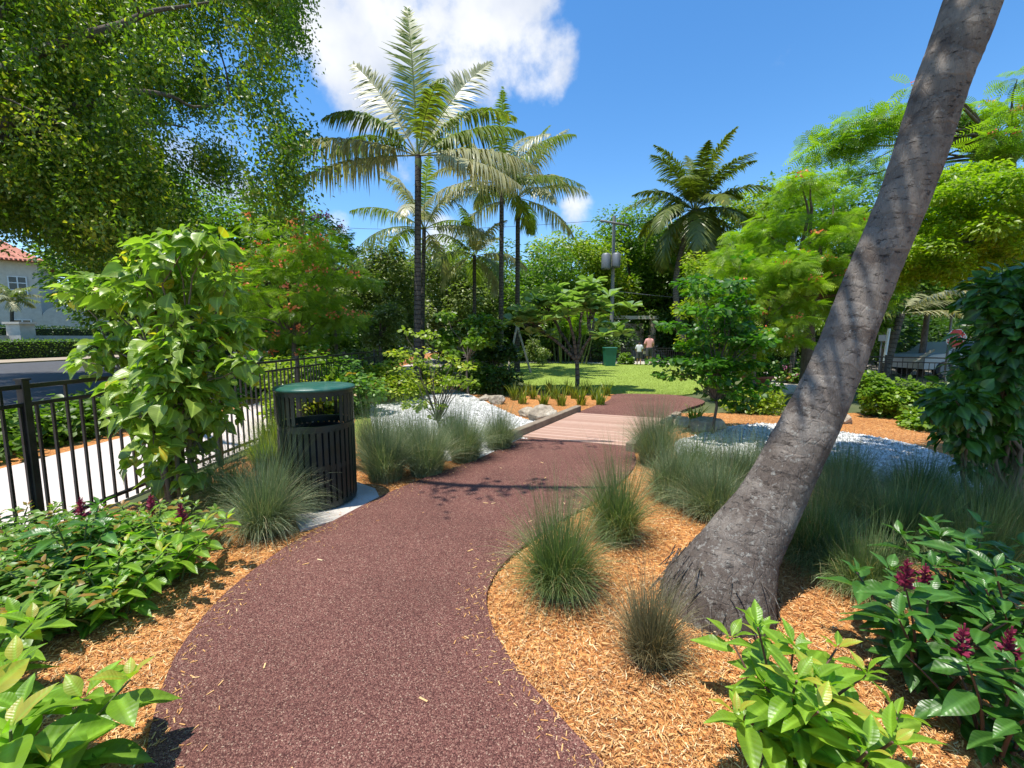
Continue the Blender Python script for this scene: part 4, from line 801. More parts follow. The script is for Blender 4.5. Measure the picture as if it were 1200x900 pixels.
# strap-leaved plants along the lawn, one thing each
def straps():
    r = random.Random(3); pts = [(596 + i * 7.6 + r.uniform(-3, 3), 462 + (i % 3) * 6 + r.uniform(-1, 2)) for i in range(16)] ; names = []
    for i, (u, v) in enumerate(pts):
        grass('%s strap leaved plant from the left in the %s row edging the lawn' % (['first', 'second', 'third', 'fourth', 'fifth', 'sixth'][i // 3], ['back', 'middle', 'front'][i % 3]), G(u, v), .42, .28, 46, 'strap', .55, group='strap leaved plants edging the lawn', w=.016, cat='plant')
    for i, (u, v, lab) in enumerate([(815, 498, 'yellow green strap plant left of the tan boulder'), (880, 482, 'strap plant behind the layered sapling'), (912, 478, 'strap plant left of the leaning trunk by the plaza'), (940, 470, 'strap plant closest to the leaning trunk, left side'), (1082, 497, 'strap plant on orange mulch right of the leaning trunk')]):
        grass(lab, G(u, v), .42, .3, 70, 'strap', .8, group='strap leaved plants right of the boardwalk', w=.014, cat='plant')
straps()
for o in [o for o in bpy.data.objects if o.name.startswith('ornamental_grass') and o.get('category') == 'plant']: o.name = 'strap_plant'

# ------------------------------------------------------------------ broad-leaved plants
def spike(label, base, stems, h, L, mat='leaf_spike', flowers=0, name='firespike_plant', group='firespike plants', kind='lance', spread=.5, width=1.0, lean=(0, 0), gap=.075, stemmat='stem'):
    base = Vector(base); t = thing(name, label, 'plant', (base.x, base.y, 0), group); ml, ms = MB(), MB(); tops = []
    for s in range(stems):
        a = s * 2.4 + rng.random(); r = spread * math.sqrt((s + .3) / stems); hh = h * (.6 + .45 * rng.random()) * (1 - .25 * (s / stems)); p0 = np.array([math.cos(a) * r * .25, math.sin(a) * r * .25, 0]); top = np.array([math.cos(a) * r + lean[0], math.sin(a) * r + lean[1], hh])
        pts = smooth([p0, p0 * .4 + top * .4 + (0, 0, hh * .15), top], 6); tube(ms, pts, np.linspace(.0075, .0035, len(pts)), 6); tops.append(top)
        Lp = np.linalg.norm(top - p0); K = max(3, int(Lp / gap)); a0 = rng.random() * 3.14
        for k in range(K + 1):
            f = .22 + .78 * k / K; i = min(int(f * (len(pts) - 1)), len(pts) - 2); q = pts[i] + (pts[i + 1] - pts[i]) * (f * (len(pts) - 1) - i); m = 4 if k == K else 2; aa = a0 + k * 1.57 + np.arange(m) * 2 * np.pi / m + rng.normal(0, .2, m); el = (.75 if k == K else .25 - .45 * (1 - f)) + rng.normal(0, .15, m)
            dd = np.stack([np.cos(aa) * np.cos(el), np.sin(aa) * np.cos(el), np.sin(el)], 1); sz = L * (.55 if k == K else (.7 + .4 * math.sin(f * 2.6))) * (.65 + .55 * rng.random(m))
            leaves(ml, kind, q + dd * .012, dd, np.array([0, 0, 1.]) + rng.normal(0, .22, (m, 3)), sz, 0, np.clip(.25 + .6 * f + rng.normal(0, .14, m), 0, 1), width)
    ml.build('leaves', mat, t); ms.build('stems', stemmat, t)
    for j in range(flowers):
        top = tops[j % len(tops)] + rng.normal(0, .02, 3) * (1, 1, 0); mf = MB(); k = 60; z = np.linspace(.0, .11, k); a = np.arange(k) * 2.4; el = .5 + .5 * z / .14; rr = .035 * (1 - z / .2)
        tube(mf, [top, top + (0, 0, .15)], .0035, 5); dd = np.stack([np.cos(a) * np.cos(el), np.sin(a) * np.cos(el), np.sin(el)], 1)
        leaves(mf, 'paddle', top + np.stack([0 * a, 0 * a, .015 + z], 1), dd, rsphere(k), (rr + .006) * (.5 + .8 * rng.random(k)), width=1.2); mf.build('flower_spike', 'magenta', t)
    return t
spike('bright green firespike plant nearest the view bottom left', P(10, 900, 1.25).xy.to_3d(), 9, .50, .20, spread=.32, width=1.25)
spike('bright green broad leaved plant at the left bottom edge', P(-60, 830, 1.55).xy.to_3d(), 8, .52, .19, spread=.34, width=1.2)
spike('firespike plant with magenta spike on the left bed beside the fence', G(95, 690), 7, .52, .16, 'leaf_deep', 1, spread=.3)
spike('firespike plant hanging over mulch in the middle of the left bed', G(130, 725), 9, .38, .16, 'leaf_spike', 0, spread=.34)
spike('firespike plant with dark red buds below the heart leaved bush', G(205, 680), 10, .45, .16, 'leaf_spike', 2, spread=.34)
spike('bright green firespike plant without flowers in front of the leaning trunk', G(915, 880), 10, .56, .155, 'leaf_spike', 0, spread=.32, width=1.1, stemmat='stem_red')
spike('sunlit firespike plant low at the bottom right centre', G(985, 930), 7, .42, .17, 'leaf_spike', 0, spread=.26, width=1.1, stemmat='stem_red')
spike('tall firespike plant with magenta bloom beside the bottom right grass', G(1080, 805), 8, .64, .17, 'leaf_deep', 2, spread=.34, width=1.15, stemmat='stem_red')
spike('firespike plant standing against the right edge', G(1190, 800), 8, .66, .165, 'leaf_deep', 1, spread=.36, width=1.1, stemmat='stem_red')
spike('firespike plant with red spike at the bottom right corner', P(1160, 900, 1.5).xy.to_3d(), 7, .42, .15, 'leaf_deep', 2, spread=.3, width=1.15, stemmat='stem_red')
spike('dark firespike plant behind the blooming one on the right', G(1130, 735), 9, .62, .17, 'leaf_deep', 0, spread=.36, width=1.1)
# low hamelia bed with orange flecks
HB = [('low firebush with orange flecks at the left edge of the bed', 20, 705), ('low firebush with orange flecks nearest the fence post', 60, 672), ('low firebush in the middle of the left bed', 105, 672), ('low firebush behind the magenta spike', 150, 650), ('low firebush at the foot of the heart leaved bush', 195, 650), ('low firebush in front of the left fence corner', -25, 745), ('low firebush leaning over the mulch', 75, 735), ('low firebush close to the road side pickets', 15, 655)]
for lab, u, v in HB: spike(lab, G(u, v), 24, .36, .085, 'leaf_hamelia', 0, 'firebush', 'firebushes in the left bed', 'lance', .42, 1.35, gap=.035)
for k, (u, v) in enumerate(((60, 640), (160, 628), (215, 620))):
    b = P(u, v, 3.3 - .1 * k); t = thing('blossom_cluster', '', 'flower') if False else None

def heart_bush():
    b = G(212, 598); d0 = b.y; t = thing('heart_leaved_bush', 'tall bush with large heart shaped leaves rising over the left fence', 'shrub', b); B = np.array(b)
    bl = [(205, 300, .30), (245, 290, .25), (170, 315, .28), (240, 330, .38), (190, 350, .42), (140, 345, .26), (105, 338, .2), (85, 345, .14), (265, 340, .22), (270, 390, .24), (215, 395, .42), (160, 390, .34), (130, 410, .24), (105, 425, .18), (240, 440, .34), (285, 430, .2), (190, 450, .36), (150, 455, .24), (215, 490, .34), (165, 490, .26), (245, 500, .22), (180, 520, .22), (210, 530, .2), (255, 480, .24), (195, 560, .22), (230, 555, .22), (165, 540, .18), (210, 460, .3), (200, 420, .3), (225, 275, .14), (160, 290, .14), (285, 380, .16)]
    cents = np.array([tuple(P(u, v, d0 + rng.normal(0, .16))) for u, v, r in bl]) - B; rads = np.array([r for *_, r in bl]); rads *= .76
    n = 2300; pos, o = cloud(cents, rads, n, .95, .45); d = o * (1, 1, .4) + rng.normal(0, .35, (n, 3)); d[:, 2] -= .45; nn = o * .9 + (0, 0, .75) + rng.normal(0, .3, (n, 3))
    mb = MB(); leaves(mb, 'heart', pos, d, nn, .06 + .12 * rng.random(n) ** 1.5, 0, np.clip(rng.normal(.5, .23, n), 0, 1)); mb.build('leaves', 'leaf_heart', t)
    mb = MB()
    for k in range(7): a = k * .9; tube(mb, smooth([(math.cos(a) * .07, math.sin(a) * .07, -.05), (math.cos(a) * .13, math.sin(a) * .12, .6), (math.cos(a) * .2, math.sin(a) * .18, 1.3)], 5), np.linspace(.022, .014, 11), 7)
    for c in cents: limb(mb, (rng.normal(0, .1), rng.normal(0, .1), .5 + .7 * rng.random()), c, .014, .004, .08, 5, 6)
    mb.build('stems', 'twig', t)
heart_bush()

def leafy(name, label, u, v, d, rx, rz, n, ls, mat, kind='round', cat='shrub', group=None, nc=22, clump=.4, ry=None, flat=.8, flowers=None):
    c = P(u, v, d); return tree(name, label, cat, (c.x, c.y, 0), (c.x, c.y, max(rz * .9, .1)), (rx, ry or rx, rz), n, ls, mat, kind, nc, clump, flat, .02, group, 10, 'twig', flowers, trunk=True, forkfrac=.0, hollow=.1)
for i, (lab, u, d, rx, rz, m, n) in enumerate([
 ('yellow green low shrub above the litter bin lid', 352, 8.2, .75, .62, 'leaf_yellowgreen', 3200),
 ('green low shrub right behind the litter bin', 395, 8.8, .85, .55, 'leaf_hamelia', 3600),
 ('yellow green shrub left of the gravel swale', 420, 10.6, .9, .48, 'leaf_yellowgreen', 4200),
 ('lime shrub in front of the tallest palm foot', 455, 11, .9, .42, 'leaf_yellowgreen', 4200),
 ('bright shrub right of the tallest palm foot', 505, 12.4, .7, .42, 'leaf_yellowgreen', 3200),
 ('rounded green shrub far behind the litter bin by the fence', 372, 10.5, .9, .75, 'leaf_mid', 3600),
 ('shrub with white blooms behind the litter bin', 415, 12.6, 1.1, .70, 'leaf_olive', 3600),
 ('low shrub between the swale and lawn palm', 560, 12.5, .6, .40, 'leaf_mid', 2200),
 ('dark shrub near the boulders by the swale', 595, 12.0, .45, .40, 'leaf_dark', 1800)]):
    leafy('low_shrub', lab, u, 440, d, rx, rz, n, .085, m, group='low shrubs around the left swale')
# right side
leafy('clipped_hedge', 'bright green clipped hedge before the right fence', 1035, 470, 8.6, .55, .42, 5000, .07, 'leaf_hedge', cat='hedge', ry=.5)
leafy('clipped_hedge', 'dark green rounded shrub right of the bright hedge', 1085, 470, 8.4, .55, .38, 4200, .07, 'leaf_mid', cat='hedge', ry=.45)
leafy('flowering_shrub', 'pink flecked shrub behind the terracotta pot', 940, 440, 15, .8, .42, 2600, .1, 'leaf_hamelia', flowers=('pink', 8, .05, .4))
leafy('low_shrub', 'low fern like shrub at the edge of the orange mulch', 1090, 490, 7.4, .35, .16, 1200, .07, 'leaf_hedge')
leafy('low_shrub', 'yellow green low shrub under the layered sapling', 880, 480, 9.2, .6, .28, 2200, .07, 'leaf_yellowgreen')
leafy('low_shrub', 'small bush at the lawn end near the bins', 733, 420, 26, .45, .35, 900, .12, 'leaf_mid')
def dark_shrub():
    b = G(1168, 600); d = b.y; t = thing('glossy_shrub', 'tall dark glossy leaved shrub filling the right edge', 'shrub', b); B = np.array(b)
    bl = [(1180, 345, .28), (1190, 376, .26), (1195, 400, .4), (1152, 442, .2), (1170, 450, .36), (1120, 470, .2), (1200, 480, .4), (1150, 500, .26), (1120, 510, .14), (1185, 530, .3), (1140, 545, .12), (1225, 360, .4), (1240, 430, .5), (1235, 520, .4), (1192, 412, .27), (1108, 490, .1)]
    cents = np.array([tuple(P(u, v, d + rng.normal(0, .2))) for u, v, r in bl]) - B; rads = np.array([r for *_, r in bl]) * .95
    n = 3800; pos, o = cloud(cents, rads, n, .95, .4); dd = o + rng.normal(0, .4, (n, 3)); dd[:, 2] -= .5; nn = o + (0, 0, .8) + rng.normal(0, .3, (n, 3)); mb = MB()
    leaves(mb, 'lance', pos, dd, nn, .09 + .07 * rng.random(n), width=1.6); mb.build('leaves', 'leaf_deep', t); mb = MB()
    for c in cents: limb(mb, (rng.normal(0, .08), rng.normal(0, .08), 0), c, .02, .005, .05, 6, 6)
    mb.build('stems', 'twig', t)
dark_shrub()
def roadside_cover():
    for k, (lab, y) in enumerate([('leafy groundcover row beyond the sidewalk, nearest the view', 6.0), ('leafy groundcover row beyond the sidewalk, middle stretch', 9.0), ('leafy groundcover row beyond the sidewalk, far stretch', 12.5)]):
        tree('groundcover_row', lab, 'hedge', (-7.4, y, 0), (-7.4, y, .2), (.75, 1.9, .24), 5000, .11, 'leaf_mid', 'round', 36, .35, .8, trunk=False, hollow=.0, group='groundcover along the kerb')
roadside_cover()

# ------------------------------------------------------------------ boulders
def boulder(label, u, v, w, h, dpt, seed, group='limestone boulders'):
    b = G(u, v); bm = bmesh.new(); bmesh.ops.create_icosphere(bm, subdivisions=4, radius=1); r = random.Random(seed)
    pl = [(Vector((r.gauss(0, 1), r.gauss(0, 1), r.gauss(0, 1))).normalized(), r.uniform(.55, .9)) for _ in range(18)]
    from mathutils import noise as mn
    for vv in bm.verts:
        p = vv.co.normalized(); s = 1.0
        for n_, k in pl:
            dp = p.dot(n_)
            if dp > .05: s = min(s, k / dp)
        s *= 1 + .10 * mn.noise(p * 2.5 + Vector((seed, 0, 0))) + .05 * mn.noise(p * 8)
        vv.co = Vector((p.x * s * w, p.y * s * dpt, p.z * s * h))
    me = bpy.data.meshes.new('boulder'); bm.to_mesh(me); bm.free(); me.polygons.foreach_set('use_smooth', [True] * len(me.polygons)); me.materials.append(M['rock'])
    o = bpy.data.objects.new('boulder', me); col.objects.link(o); o.location = (b.x, b.y + dpt * .5, h * .45); o['label'] = label; o['category'] = 'boulder'; o['group'] = group
for a in [('large split pale boulder left of the boardwalk beam', 640, 494, .34, .22, .3, 1), ('flatter pale boulder on the gravel left of the large one', 619, 489, .22, .13, .2, 2), ('tan white boulder with sunlit top behind the swale', 582, 474, .26, .2, .22, 3), ('small dark boulder beside the sunlit one', 567, 470, .17, .12, .15, 4), ('wide tan boulder right of the boardwalk by the gravel', 833, 506, .42, .20, .25, 5), ('small boulder right of the leaning trunk on mulch', 992, 497, .17, .14, .15, 6), ('pale boulder among the shrubs behind the swale', 522, 440, .5, .34, .35, 7), ('small pale boulder left of the pale shrub boulder', 478, 445, .35, .22, .3, 8), ('pale boulder at the lawn corner near the stakes', 573, 445, .3, .2, .25, 9), ('flat pale boulder near the tree base by the lawn', 588, 458, .22, .12, .2, 10), ('dark stone left of the wide tan boulder', 800, 500, .2, .14, .18, 11)]: boulder(*a)

# ------------------------------------------------------------------ pot, poles, signs, buildings, cars, people
def lathe(mb, prof, n=32, mat=0):
    an = np.linspace(0, 2 * np.pi, n, endpoint=False); V = np.concatenate([np.stack([np.cos(an) * a, np.sin(an) * a, np.full(n, z)], 1) for a, z in prof]); f = []
    for j in range(len(prof) - 1): i0 = np.arange(n); i1 = (i0 + 1) % n; f.append(np.stack([j * n + i0, j * n + i1, (j + 1) * n + i1, (j + 1) * n + i0], 1))
    return mb.add(V, np.concatenate(f), None, mat)
def pot():
    b = G(886, 456); t = thing('plant_pot', 'terracotta pot half hidden behind the layered sapling', 'plant pot', b); mb = MB()
    lathe(mb, [(.001, 0), (.3, 0), (.42, .34), (.47, .36), (.47, .43), (.40, .43), (.38, .36), (.001, .36)]); mb.build('pot', 'terracotta', t)
    tree('potted_plant', 'leafy shrub growing in the terracotta pot', 'plant', (b.x, b.y, .36), (b.x, b.y, .85), (.55, .55, .45), 1500, .1, 'leaf_layer', 'round', 16, .4, .8, .03, None, 8, 'twig', ('orange', 3, .04, .4), hollow=.1)
pot()
def utility_pole():
    b = P(716, 410, 30); t = thing('utility_pole', 'wooden utility pole with transformer can behind the lawn', 'utility pole', (b.x, 30, 0)); h = P(718, 253, 30).z
    mb = MB(); tube(mb, [(0, 0, 0), (0, 0, h)], [.15, .11], 12); mb.build('pole', 'pole', t)
    mb = MB(); box(mb, (0, -.12, h - .5), (2.4, .12, .12), .5); mb.build('crossarm', 'pole', t)
    mb = MB(); lathe(mb, [(.001, 0), (.3, 0), (.32, .1), (.32, .95), (.25, 1.05), (.001, 1.08)], 16); o = mb.build('transformer', 'grey', t); o.location = (-.55, -.3, h - 3.6)
    mb = MB(); lathe(mb, [(.001, 0), (.26, 0), (.28, .1), (.28, .85), (.2, .95), (.001, .98)], 16); o = mb.build('transformer', 'grey', t); o.location = (.1, -.5, h - 3.5)
    for k in (-1, 1):
        mb = MB(); p0 = np.array([k * .9, 0, h - .3]); mb2 = tube(mb, [p0 + np.array([k * s, 4 * s * .02, -.6 * math.sin(s / 26 * 3.14) + s * .02]) for s in np.linspace(0, 26, 12)], .014, 5); mb.build('wire', 'dark', t)
    mb = MB(); tube(mb, [np.array([s, 0, h - 5 - .7 * math.sin(s / 20 * 3.14)]) for s in np.linspace(0, 20, 10)], .016, 5); mb.build('wire', 'grey', t)
utility_pole()
def lamp(label, u, vt, d, hh=None):
    b = P(u, 400, d); h = P(u, vt, d).z; t = thing('light_pole', label, 'light pole', (b.x, d, 0), 'thin grey poles'); mb = MB(); tube(mb, [(0, 0, 0), (0, 0, h)], [.05, .035], 8); mb.build('pole', 'grey', t)
    mb = MB(); lathe(mb, [(.07, h), (.10, h + .04), (.10, h + .1), (.05, h + .18), (.001, h + .2)], 12); mb.build('cap', 'grey', t)
lamp('thin grey pole rising through the orange poinciana', 363, 252, 14); lamp('thin grey pole beside the layered sapling top', 852, 288, 18)
lamp('thin pole behind the right fence near the stop sign', 1112, 372, 16)
def stop_sign():
    d = 15; c = P(1120, 397, d); t = thing('stop_sign', 'red octagonal stop sign partly behind the glossy shrub', 'sign', (c.x, d, 0)); r = .36; mb = MB()
    def octa(r, y0, y1):
        m = MB(); a = np.arange(8) * np.pi / 4 + np.pi / 8; V = [(math.cos(q) * r, y, math.sin(q) * r + c.z) for y in (y0, y1) for q in a]; m.add(V, [[7 - i for i in range(8)][::-1], [8 + i for i in range(8)][::-1]]); i = np.arange(8); j = (i + 1) % 8; m.add(V, np.stack([i, j, j + 8, i + 8], 1)); return m
    octa(r, -.02, 0).build('border', 'white', t, False); octa(r * .93, -.026, -.021).build('face', 'red', t, False)
    cu = bpy.data.curves.new('lettering', 'FONT'); cu.body = 'STOP'; cu.size = .30; cu.align_x = 'CENTER'; cu.align_y = 'CENTER'; cu.extrude = .003; ob = bpy.data.objects.new('lettering', cu); col.objects.link(ob); me_ = bpy.data.meshes.new_from_object(ob.evaluated_get(bpy.context.evaluated_depsgraph_get())); bpy.data.objects.remove(ob); ob = bpy.data.objects.new('lettering', me_); col.objects.link(ob); ob.data.materials.clear(); ob.parent = t; ob.location = (0, -.031, c.z); ob.rotation_euler = (R(90), 0, 0); ob.data.materials.append(M['white'])
    mb = MB(); tube(mb, [(0, .03, 0), (0, .03, c.z + .3)], .03, 8); mb.build('post', 'grey', t)
stop_sign()
def street_sign():
    c = P(1034, 396, 14.5); t = thing('sign_board', 'small grey sign panel on a thin post behind the right fence', 'sign', (c.x, 14.5, 0)); mb = MB(); box(mb, (0, 0, c.z), (.25, .02, .2)); mb.build('panel', 'grey', t, False); mb = MB(); tube(mb, [(0, .03, 0), (0, .03, c.z + .1)], .02, 8); mb.build('post', 'grey', t)
street_sign()
def stakes_right():
    for lab, u0, v0, u1, v1, m in (('white timber prop leaning behind the right fence', 1036, 425, 1042, 385, 'white'), ('orange wood brace leaning on the fence trunk', 1070, 425, 1094, 410, 'branch_pale')):
        mb = MB(); tube(mb, [P(u0, v0, 15.5), P(u1, v1, 15.5)], .05, 6); mb.build('timber_stake', m, None, False, label=lab, category='stake')
stakes_right()
for lab, u, lean, r in (('stout grey trunk seen behind the right fence', 1050, -6, .12), ('upright trunk with bark beside the stop sign', 1094, -4, .10)):
    px('broadleaf_tree', lab + ' with leaves above', u + lean, 18, 300, 370, 42, nleaf=6000, leafsize=.2, leafmat='leaf_mid', nclump=26, clump=.35, trunk_r=r, group='trees behind the garden')

def car(label, x, y, rz, mat='car_white', L=4.4):
    t = thing('parked_car', label, 'car', (x, y, 0), 'parked cars', rz); W_ = 1.78
    prof = [(-2.2, .35), (-2.2, .78), (-1.9, .92), (-1.35, .98), (-.75, 1.42), (.65, 1.46), (1.35, 1.02), (2.05, .95), (2.2, .7), (2.2, .35)]
    def ext(pr, w, m, y0=0):
        n = len(pr); V = [(px_ , s * w / 2 * (1 - .12 * max(0, pz - .95) / .5), pz) for s in (-1, 1) for px_, pz in pr]; m.add(V, [list(range(n))[::-1] if False else list(range(n)), list(range(n, 2 * n))[::-1]]); i = np.arange(n); j = (i + 1) % n; m.add(V, np.stack([i, i + n, j + n, j], 1)); return m
    ext(prof, W_, MB()).build('body', mat, t, False); ext([(-1.2, 1.0), (-.72, 1.37), (.6, 1.40), (1.2, 1.03)], W_ + .02, MB()).build('side_windows', 'glass', t, False)
    for sx in (-1.4, 1.4):
        for sy in (-1, 1):
            mb = MB(); tube(mb, [(sx, sy * .72, .33), (sx, sy * .92, .33)], .33, 24); w = mb.build('wheel', 'tyre', t, False); mb = MB(); tube(mb, [(sx, sy * .90, .33), (sx, sy * .935, .33)], .2, 16); mb.build('rim', 'grey', w, False)
    for sy in (-.6, .6): mb = MB(); box(mb, (2.19, sy, .72), (.06, .34, .14), 0, bev=.02); mb.build('headlight', 'white', t, False)
    return t
car('white parked car seen through the right fence below the stop sign', P(1120, 430, 18).x, 18, 0); car('white parked car behind the frangipani left of the green bin', P(690, 400, 32).x, 32, R(8))
def bin2():
    b = G(714, 429); mb = MB(); t = thing('wheeled_bin', 'teal green rubbish bin beyond the lawn left of the people', 'litter bin', b)
    V = [(sx * w, sy * w, z) for z, w in ((0, .27), (1.0, .34)) for sx, sy in ((-1, -1), (1, -1), (1, 1), (-1, 1))]; mb.add(V, [[3, 2, 1, 0], [4, 5, 6, 7], [0, 1, 5, 4], [1, 2, 6, 5], [2, 3, 7, 6], [3, 0, 4, 7]]); mb.build('body', 'bin2', t, False)
    mb = MB(); box(mb, (0, 0, 1.04), (.74, .74, .07), 0, bev=.02); mb.build('lid', 'bin2', t, False); mb = MB(); tube(mb, [(-.3, .38, .1), (.3, .38, .1)], .09, 12); mb.build('wheel', 'tyre', t)
bin2()
def pergola():
    b = P(735, 400, 33); t = thing('garden_wall_arch', 'pale stone arch structure with flat top behind the bins', 'structure', (b.x, 33, 0)); mb = MB()
    z = P(735, 374, 33).z
    for x in (-1.6, 1.9): box(mb, (x, 0, z / 2), (.4, .4, z)); 
    mb.build('pillars', 'tan_stone', t, False); mb = MB(); box(mb, (.15, 0, z + .12), (4.3, .5, .25)); mb.build('beam', 'stucco', t, False); mb = MB(); box(mb, (.3, .6, z * .45), (2.2, .3, z * .9)); mb.build('stone_wall', 'tan_stone', t, False)
pergola()
def stone_house():
    b = P(812, 400, 40); t = thing('stone_house', 'tan stone house with gabled roof behind the coconut palm trunk', 'house', (b.x, 40, 0)); mb = MB(); box(mb, (0, 0, 1.9), (7, 5, 3.8)); mb.build('wall', 'tan_stone', t, False)
    mb = MB(); V = [(-3.8, -2.9, 3.6), (3.8, -2.9, 3.6), (3.8, 2.9, 3.6), (-3.8, 2.9, 3.6), (-3.8, 0, 5.6), (3.8, 0, 5.6)]; mb.add(V, [[0, 1, 5, 4], [2, 3, 4, 5]]); mb.add(V, [[1, 2, 5], [3, 0, 4]]); mb.build('roof', 'roof', t, False)
    for x in (-2, 0, 2): mb = MB(); box(mb, (x, -2.52, 2), (1, .06, 1.2)); w = mb.build('window', 'glass', t, False); mb = MB(); box(mb, (x, -2.56, 2.64), (1.15, .08, .08)); box(mb, (x, -2.56, 1.36), (1.15, .08, .08)); mb.build('frame', 'white', w, False)
    mb = MB(); box(mb, (-2.9, -1.0, 4.8), (.8, .8, 3.2)); mb.build('chimney', 'tan_stone', t, False)
stone_house()
def mansion():
    t = thing('white_house', 'white two storey house with red tile roof across the road', 'house', (-57, 44, 0), rz=R(40)); W_, D_, H_ = 16, 12, 9.2
    mb = MB(); box(mb, (-1, 0, H_ / 2), (W_, D_, H_)); mb.build('wall', 'stucco', t, False)
    mb = MB(); V = [(-10, -6.9, H_ - .1), (8, -6.9, H_ - .1), (8, 6.9, H_ - .1), (-10, 6.9, H_ - .1), (-5, 0, H_ + 3.2), (3, 0, H_ + 3.2)]; mb.add(V, [[0, 1, 5, 4], [2, 3, 4, 5], [3, 2, 1, 0]]); mb.add(V, [[1, 2, 5], [3, 0, 4]])
    for i in range(60): x = -9.8 + i * .3; box(mb, (x, -6.95, H_ - .02), (.16, .3, .12))
    mb.build('roof', 'roof', t, False)
    for z in (2.4, 6.6):
        for x in (-7, -4.4, -1.8, .8, 3.4, 5.6):
            mb = MB(); box(mb, (x, -6.02, z), (1.1, .1, 1.9)); w = mb.build('window', 'glass', t, False); mb = MB()
            for dx in (-.6, 0, .6): box(mb, (x + dx, -6.09, z), (.09, .08, 2.05))
            for dz in (-1, -.3, .4, 1): box(mb, (x, -6.10, z + dz), (1.3, .08, .08))
            mb.build('frame', 'white', w, False)
    t2 = thing('entrance_porch', 'white curved parapet porch with dark arch in front of the white house', 'porch', (-46.5, 45, 0), rz=R(40)); mb = MB()
    n = 24; a = np.linspace(0, np.pi, n); arc = [(-3.2, 0)] + [(-3.2, 3.6), (-2.2, 3.7)] + [(-math.cos(q) * 1.7, 3.7 + math.sin(q) * 1.2) for q in a] + [(2.2, 3.7), (3.2, 3.6), (3.2, 0), (1.1, 0)] + [(math.cos(q) * 1.1, 1.6 + math.sin(q) * 1.0) for q in a] + [(-1.1, 0)]
    k = len(arc); V = [(x, y, z) for y in (0, .5) for x, z in arc]; mb.add(V, [list(range(k)), list(range(k, 2 * k))[::-1]]); i = np.arange(k); j = (i + 1) % k; mb.add(V, np.stack([i, j, j + k, i + k], 1)); mb.build('facade', 'stucco', t2, False)
    mb = MB(); box(mb, (0, 1.8, 1.6), (6, 2.4, 3.2)); mb.build('shade_block', 'dark', t2, False)  # solid near-black block stands in for the shade inside the arch
mansion()
def clipped(label, x0, y0, x1, y1, h, w, mat, n=9000, z=0):
    a = Vector((x0, y0, 0)); b = Vector((x1, y1, 0)); L = (b - a).length; dv = (b - a).normalized(); t = thing('clipped_hedge', label, 'hedge', a, 'hedges across the road', math.atan2(dv.y, dv.x))
    mb = MB(); box(mb, (L / 2, 0, h * .48), (L - .2, w * .85, h * .9)); mb.build('shade_core', 'core', t, False)  # near-black box paints the deep shade inside the hedge
    f = rng.integers(0, 3, n); p = np.stack([rng.random(n) * L, (rng.random(n) - .5) * w, rng.random(n) * h], 1); p[f == 0, 2] = h; p[f == 1, 1] = -w / 2; p[f == 2, 1] = w / 2 * rng.choice([-1, 1], (f == 2).sum()); p += rng.normal(0, .05, (n, 3))
    mb = MB(); leaves(mb, 'simple', p, rsphere(n), rsphere(n) + (0, 0, .8), .16); mb.build('foliage', mat, t)
clipped('long low clipped hedge along the far side of the road', -37.5, 10, -37.5, 75, 1.4, 1.4, 'leaf_mid', 14000)
clipped('dark higher hedge behind the white garden wall', -42.2, 10, -42.2, 75, 2.6, 1.5, 'leaf_dark', 14000)
mb = MB(); box(mb, (-40, 42, .9), (.4, 50, 1.8)); mb.build('garden_wall', 'stucco', None, False, label='low white garden wall between the two hedges across the road', category='wall')
mb = MB(); box(mb, (0, 0, 1.35), (1.1, 1.1, 2.7)); box(mb, (0, 0, 2.78), (1.35, 1.35, .16)); box(mb, (0, 0, .15), (1.3, 1.3, .3)); o = mb.build('gate_pillar', 'stucco', None, False, label='square white gate pillar in the garden wall across the road', category='pillar'); o.location = (-39.4, 34.5, 0)

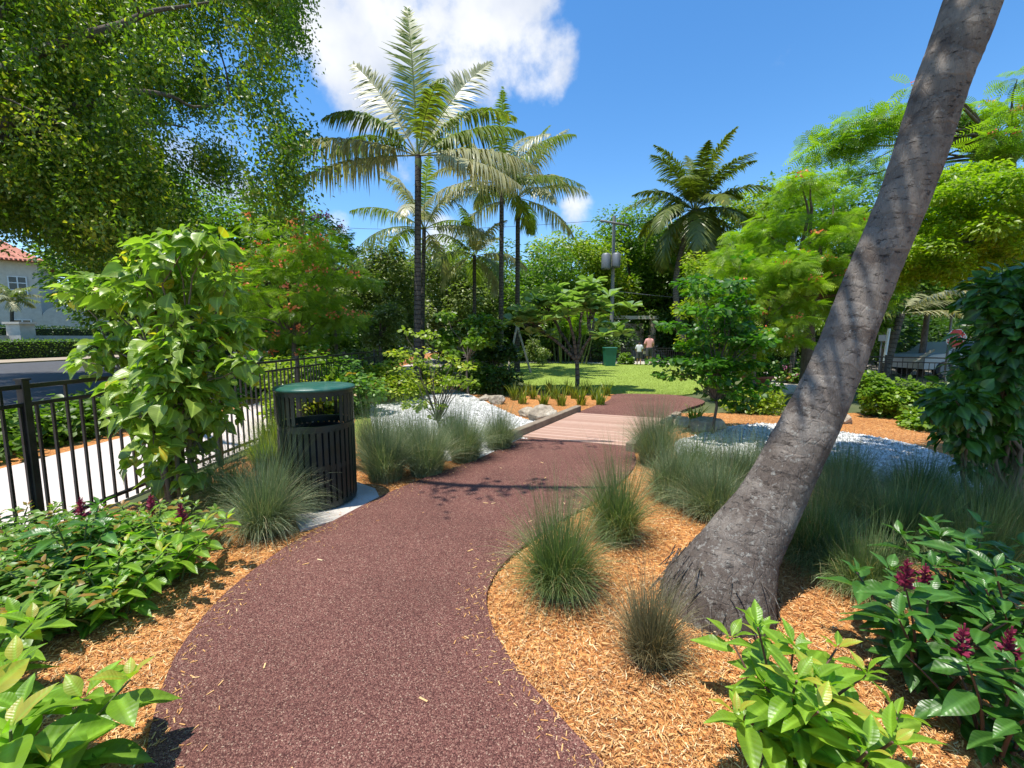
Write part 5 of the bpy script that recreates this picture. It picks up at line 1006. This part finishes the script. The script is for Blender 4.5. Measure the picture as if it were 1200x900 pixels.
# ---- people: one continuous skinned body each
def person(label, u, v, H, facing, top, bottom, hold=False, hair='hair', k=1.0):
    b = G(u, v); t = thing('person', label, 'person', (b.x, b.y, .02), rz=facing); s = H / 1.75
    J = {'pelvis': (0, 0, .95), 'waist': (0, 0, 1.08), 'chest': (0, .01, 1.32), 'neck': (0, .0, 1.49), 'head0': (0, .02, 1.57), 'head1': (0, .02, 1.68)}
    for sx, n_ in ((-1, 'l'), (1, 'r')):
        J.update({n_ + 'sh': (sx * .17, 0, 1.42), n_ + 'el': (sx * .25, .02, 1.14), n_ + 'wr': (sx * (.20 if not hold else .12), .16, .98), n_ + 'ha': (sx * (.19 if not hold else .08), .22, .94), n_ + 'hip': (sx * .09, 0, .90), n_ + 'kn': (sx * .11, .03 * sx, .49), n_ + 'an': (sx * .12, -.03 * sx, .09), n_ + 'to': (sx * .14, .13 - .03 * sx, .03)})
    rad = {'pelvis': (.15, .11), 'waist': (.14, .10), 'chest': (.17, .11), 'neck': (.055, .055), 'head0': (.075, .085), 'head1': (.085, .095), 'sh': (.065, .06), 'el': (.043, .043), 'wr': (.03, .028), 'ha': (.035, .022), 'hip': (.09, .09), 'kn': (.06, .06), 'an': (.038, .038), 'to': (.04, .03)}
    E = [('pelvis', 'waist'), ('waist', 'chest'), ('chest', 'neck'), ('neck', 'head0'), ('head0', 'head1')]
    for n_ in 'lr': E += [('chest', n_ + 'sh'), (n_ + 'sh', n_ + 'el'), (n_ + 'el', n_ + 'wr'), (n_ + 'wr', n_ + 'ha'), ('pelvis', n_ + 'hip'), (n_ + 'hip', n_ + 'kn'), (n_ + 'kn', n_ + 'an'), (n_ + 'an', n_ + 'to')]
    names = list(J); me = bpy.data.meshes.new('body'); me.from_pydata([Vector(J[n_]) * s for n_ in names], [(names.index(a), names.index(c)) for a, c in E], [])
    o = bpy.data.objects.new('body', me); col.objects.link(o); o.parent = t; md = o.modifiers.new('s', 'SKIN'); sv = me.skin_vertices[0].data
    for i, n_ in enumerate(names):
        key = n_ if n_ in rad else n_[1:]; sv[i].radius = tuple(q * s * k for q in rad[key]); sv[i].use_root = (n_ == 'pelvis')
    o.modifiers.new('d', 'SUBSURF').levels = 2; o.modifiers['d'].render_levels = 2
    dg = bpy.context.evaluated_depsgraph_get(); ev = o.evaluated_get(dg); m2 = bpy.data.meshes.new_from_object(ev); o.modifiers.clear(); o.data = m2; m2.materials.clear(); m2.materials.append(M['skin'])
    m2.polygons.foreach_set('use_smooth', [True] * len(m2.polygons))
    def cloth(name, cond, mat, off):
        bm = bmesh.new(); bm.from_mesh(m2); bm.normal_update(); dl = [f for f in bm.faces if not cond(f.calc_center_median() / s)]; bmesh.ops.delete(bm, geom=dl, context='FACES')
        for vv in bm.verts: vv.co += vv.normal * off * s
        bmesh.ops.solidify(bm, geom=bm.faces[:], thickness=.004); q = bpy.data.meshes.new(name); bm.to_mesh(q); bm.free(); q.materials.clear(); q.materials.append(M[mat]); w = bpy.data.objects.new(name, q); col.objects.link(w); w.parent = t
        q.polygons.foreach_set('use_smooth', [True] * len(q.polygons))
    cloth('shirt', lambda c: .93 < c.z < 1.49 and (abs(c.x) < .2 or c.z > 1.2), top, .022)
    cloth('shorts', lambda c: .50 < c.z < 1.0 and abs(c.x) < .2 and c.y < .15, bottom, .026)
    cloth('hair', lambda c: c.z > 1.60 and c.y < .075 or c.z > 1.70, hair, .012)
    for sx in (-1, 1):
        mb = MB(); box(mb, (sx * .135 * s, .055 * s, .035 * s), (.1 * s, .27 * s, .07 * s), 0, bev=.02 * s); mb.build('shoe', 'dark', t, False)
    return t
person('person in pink shirt and dark shorts standing on the lawn edge', 760, 428, 1.80, 0, 'shirt', 'shorts')
person('shorter person in pale top beside the one in pink', 748.5, 428, 1.38, R(-20), 'tee', 'shorts', k=1.05)
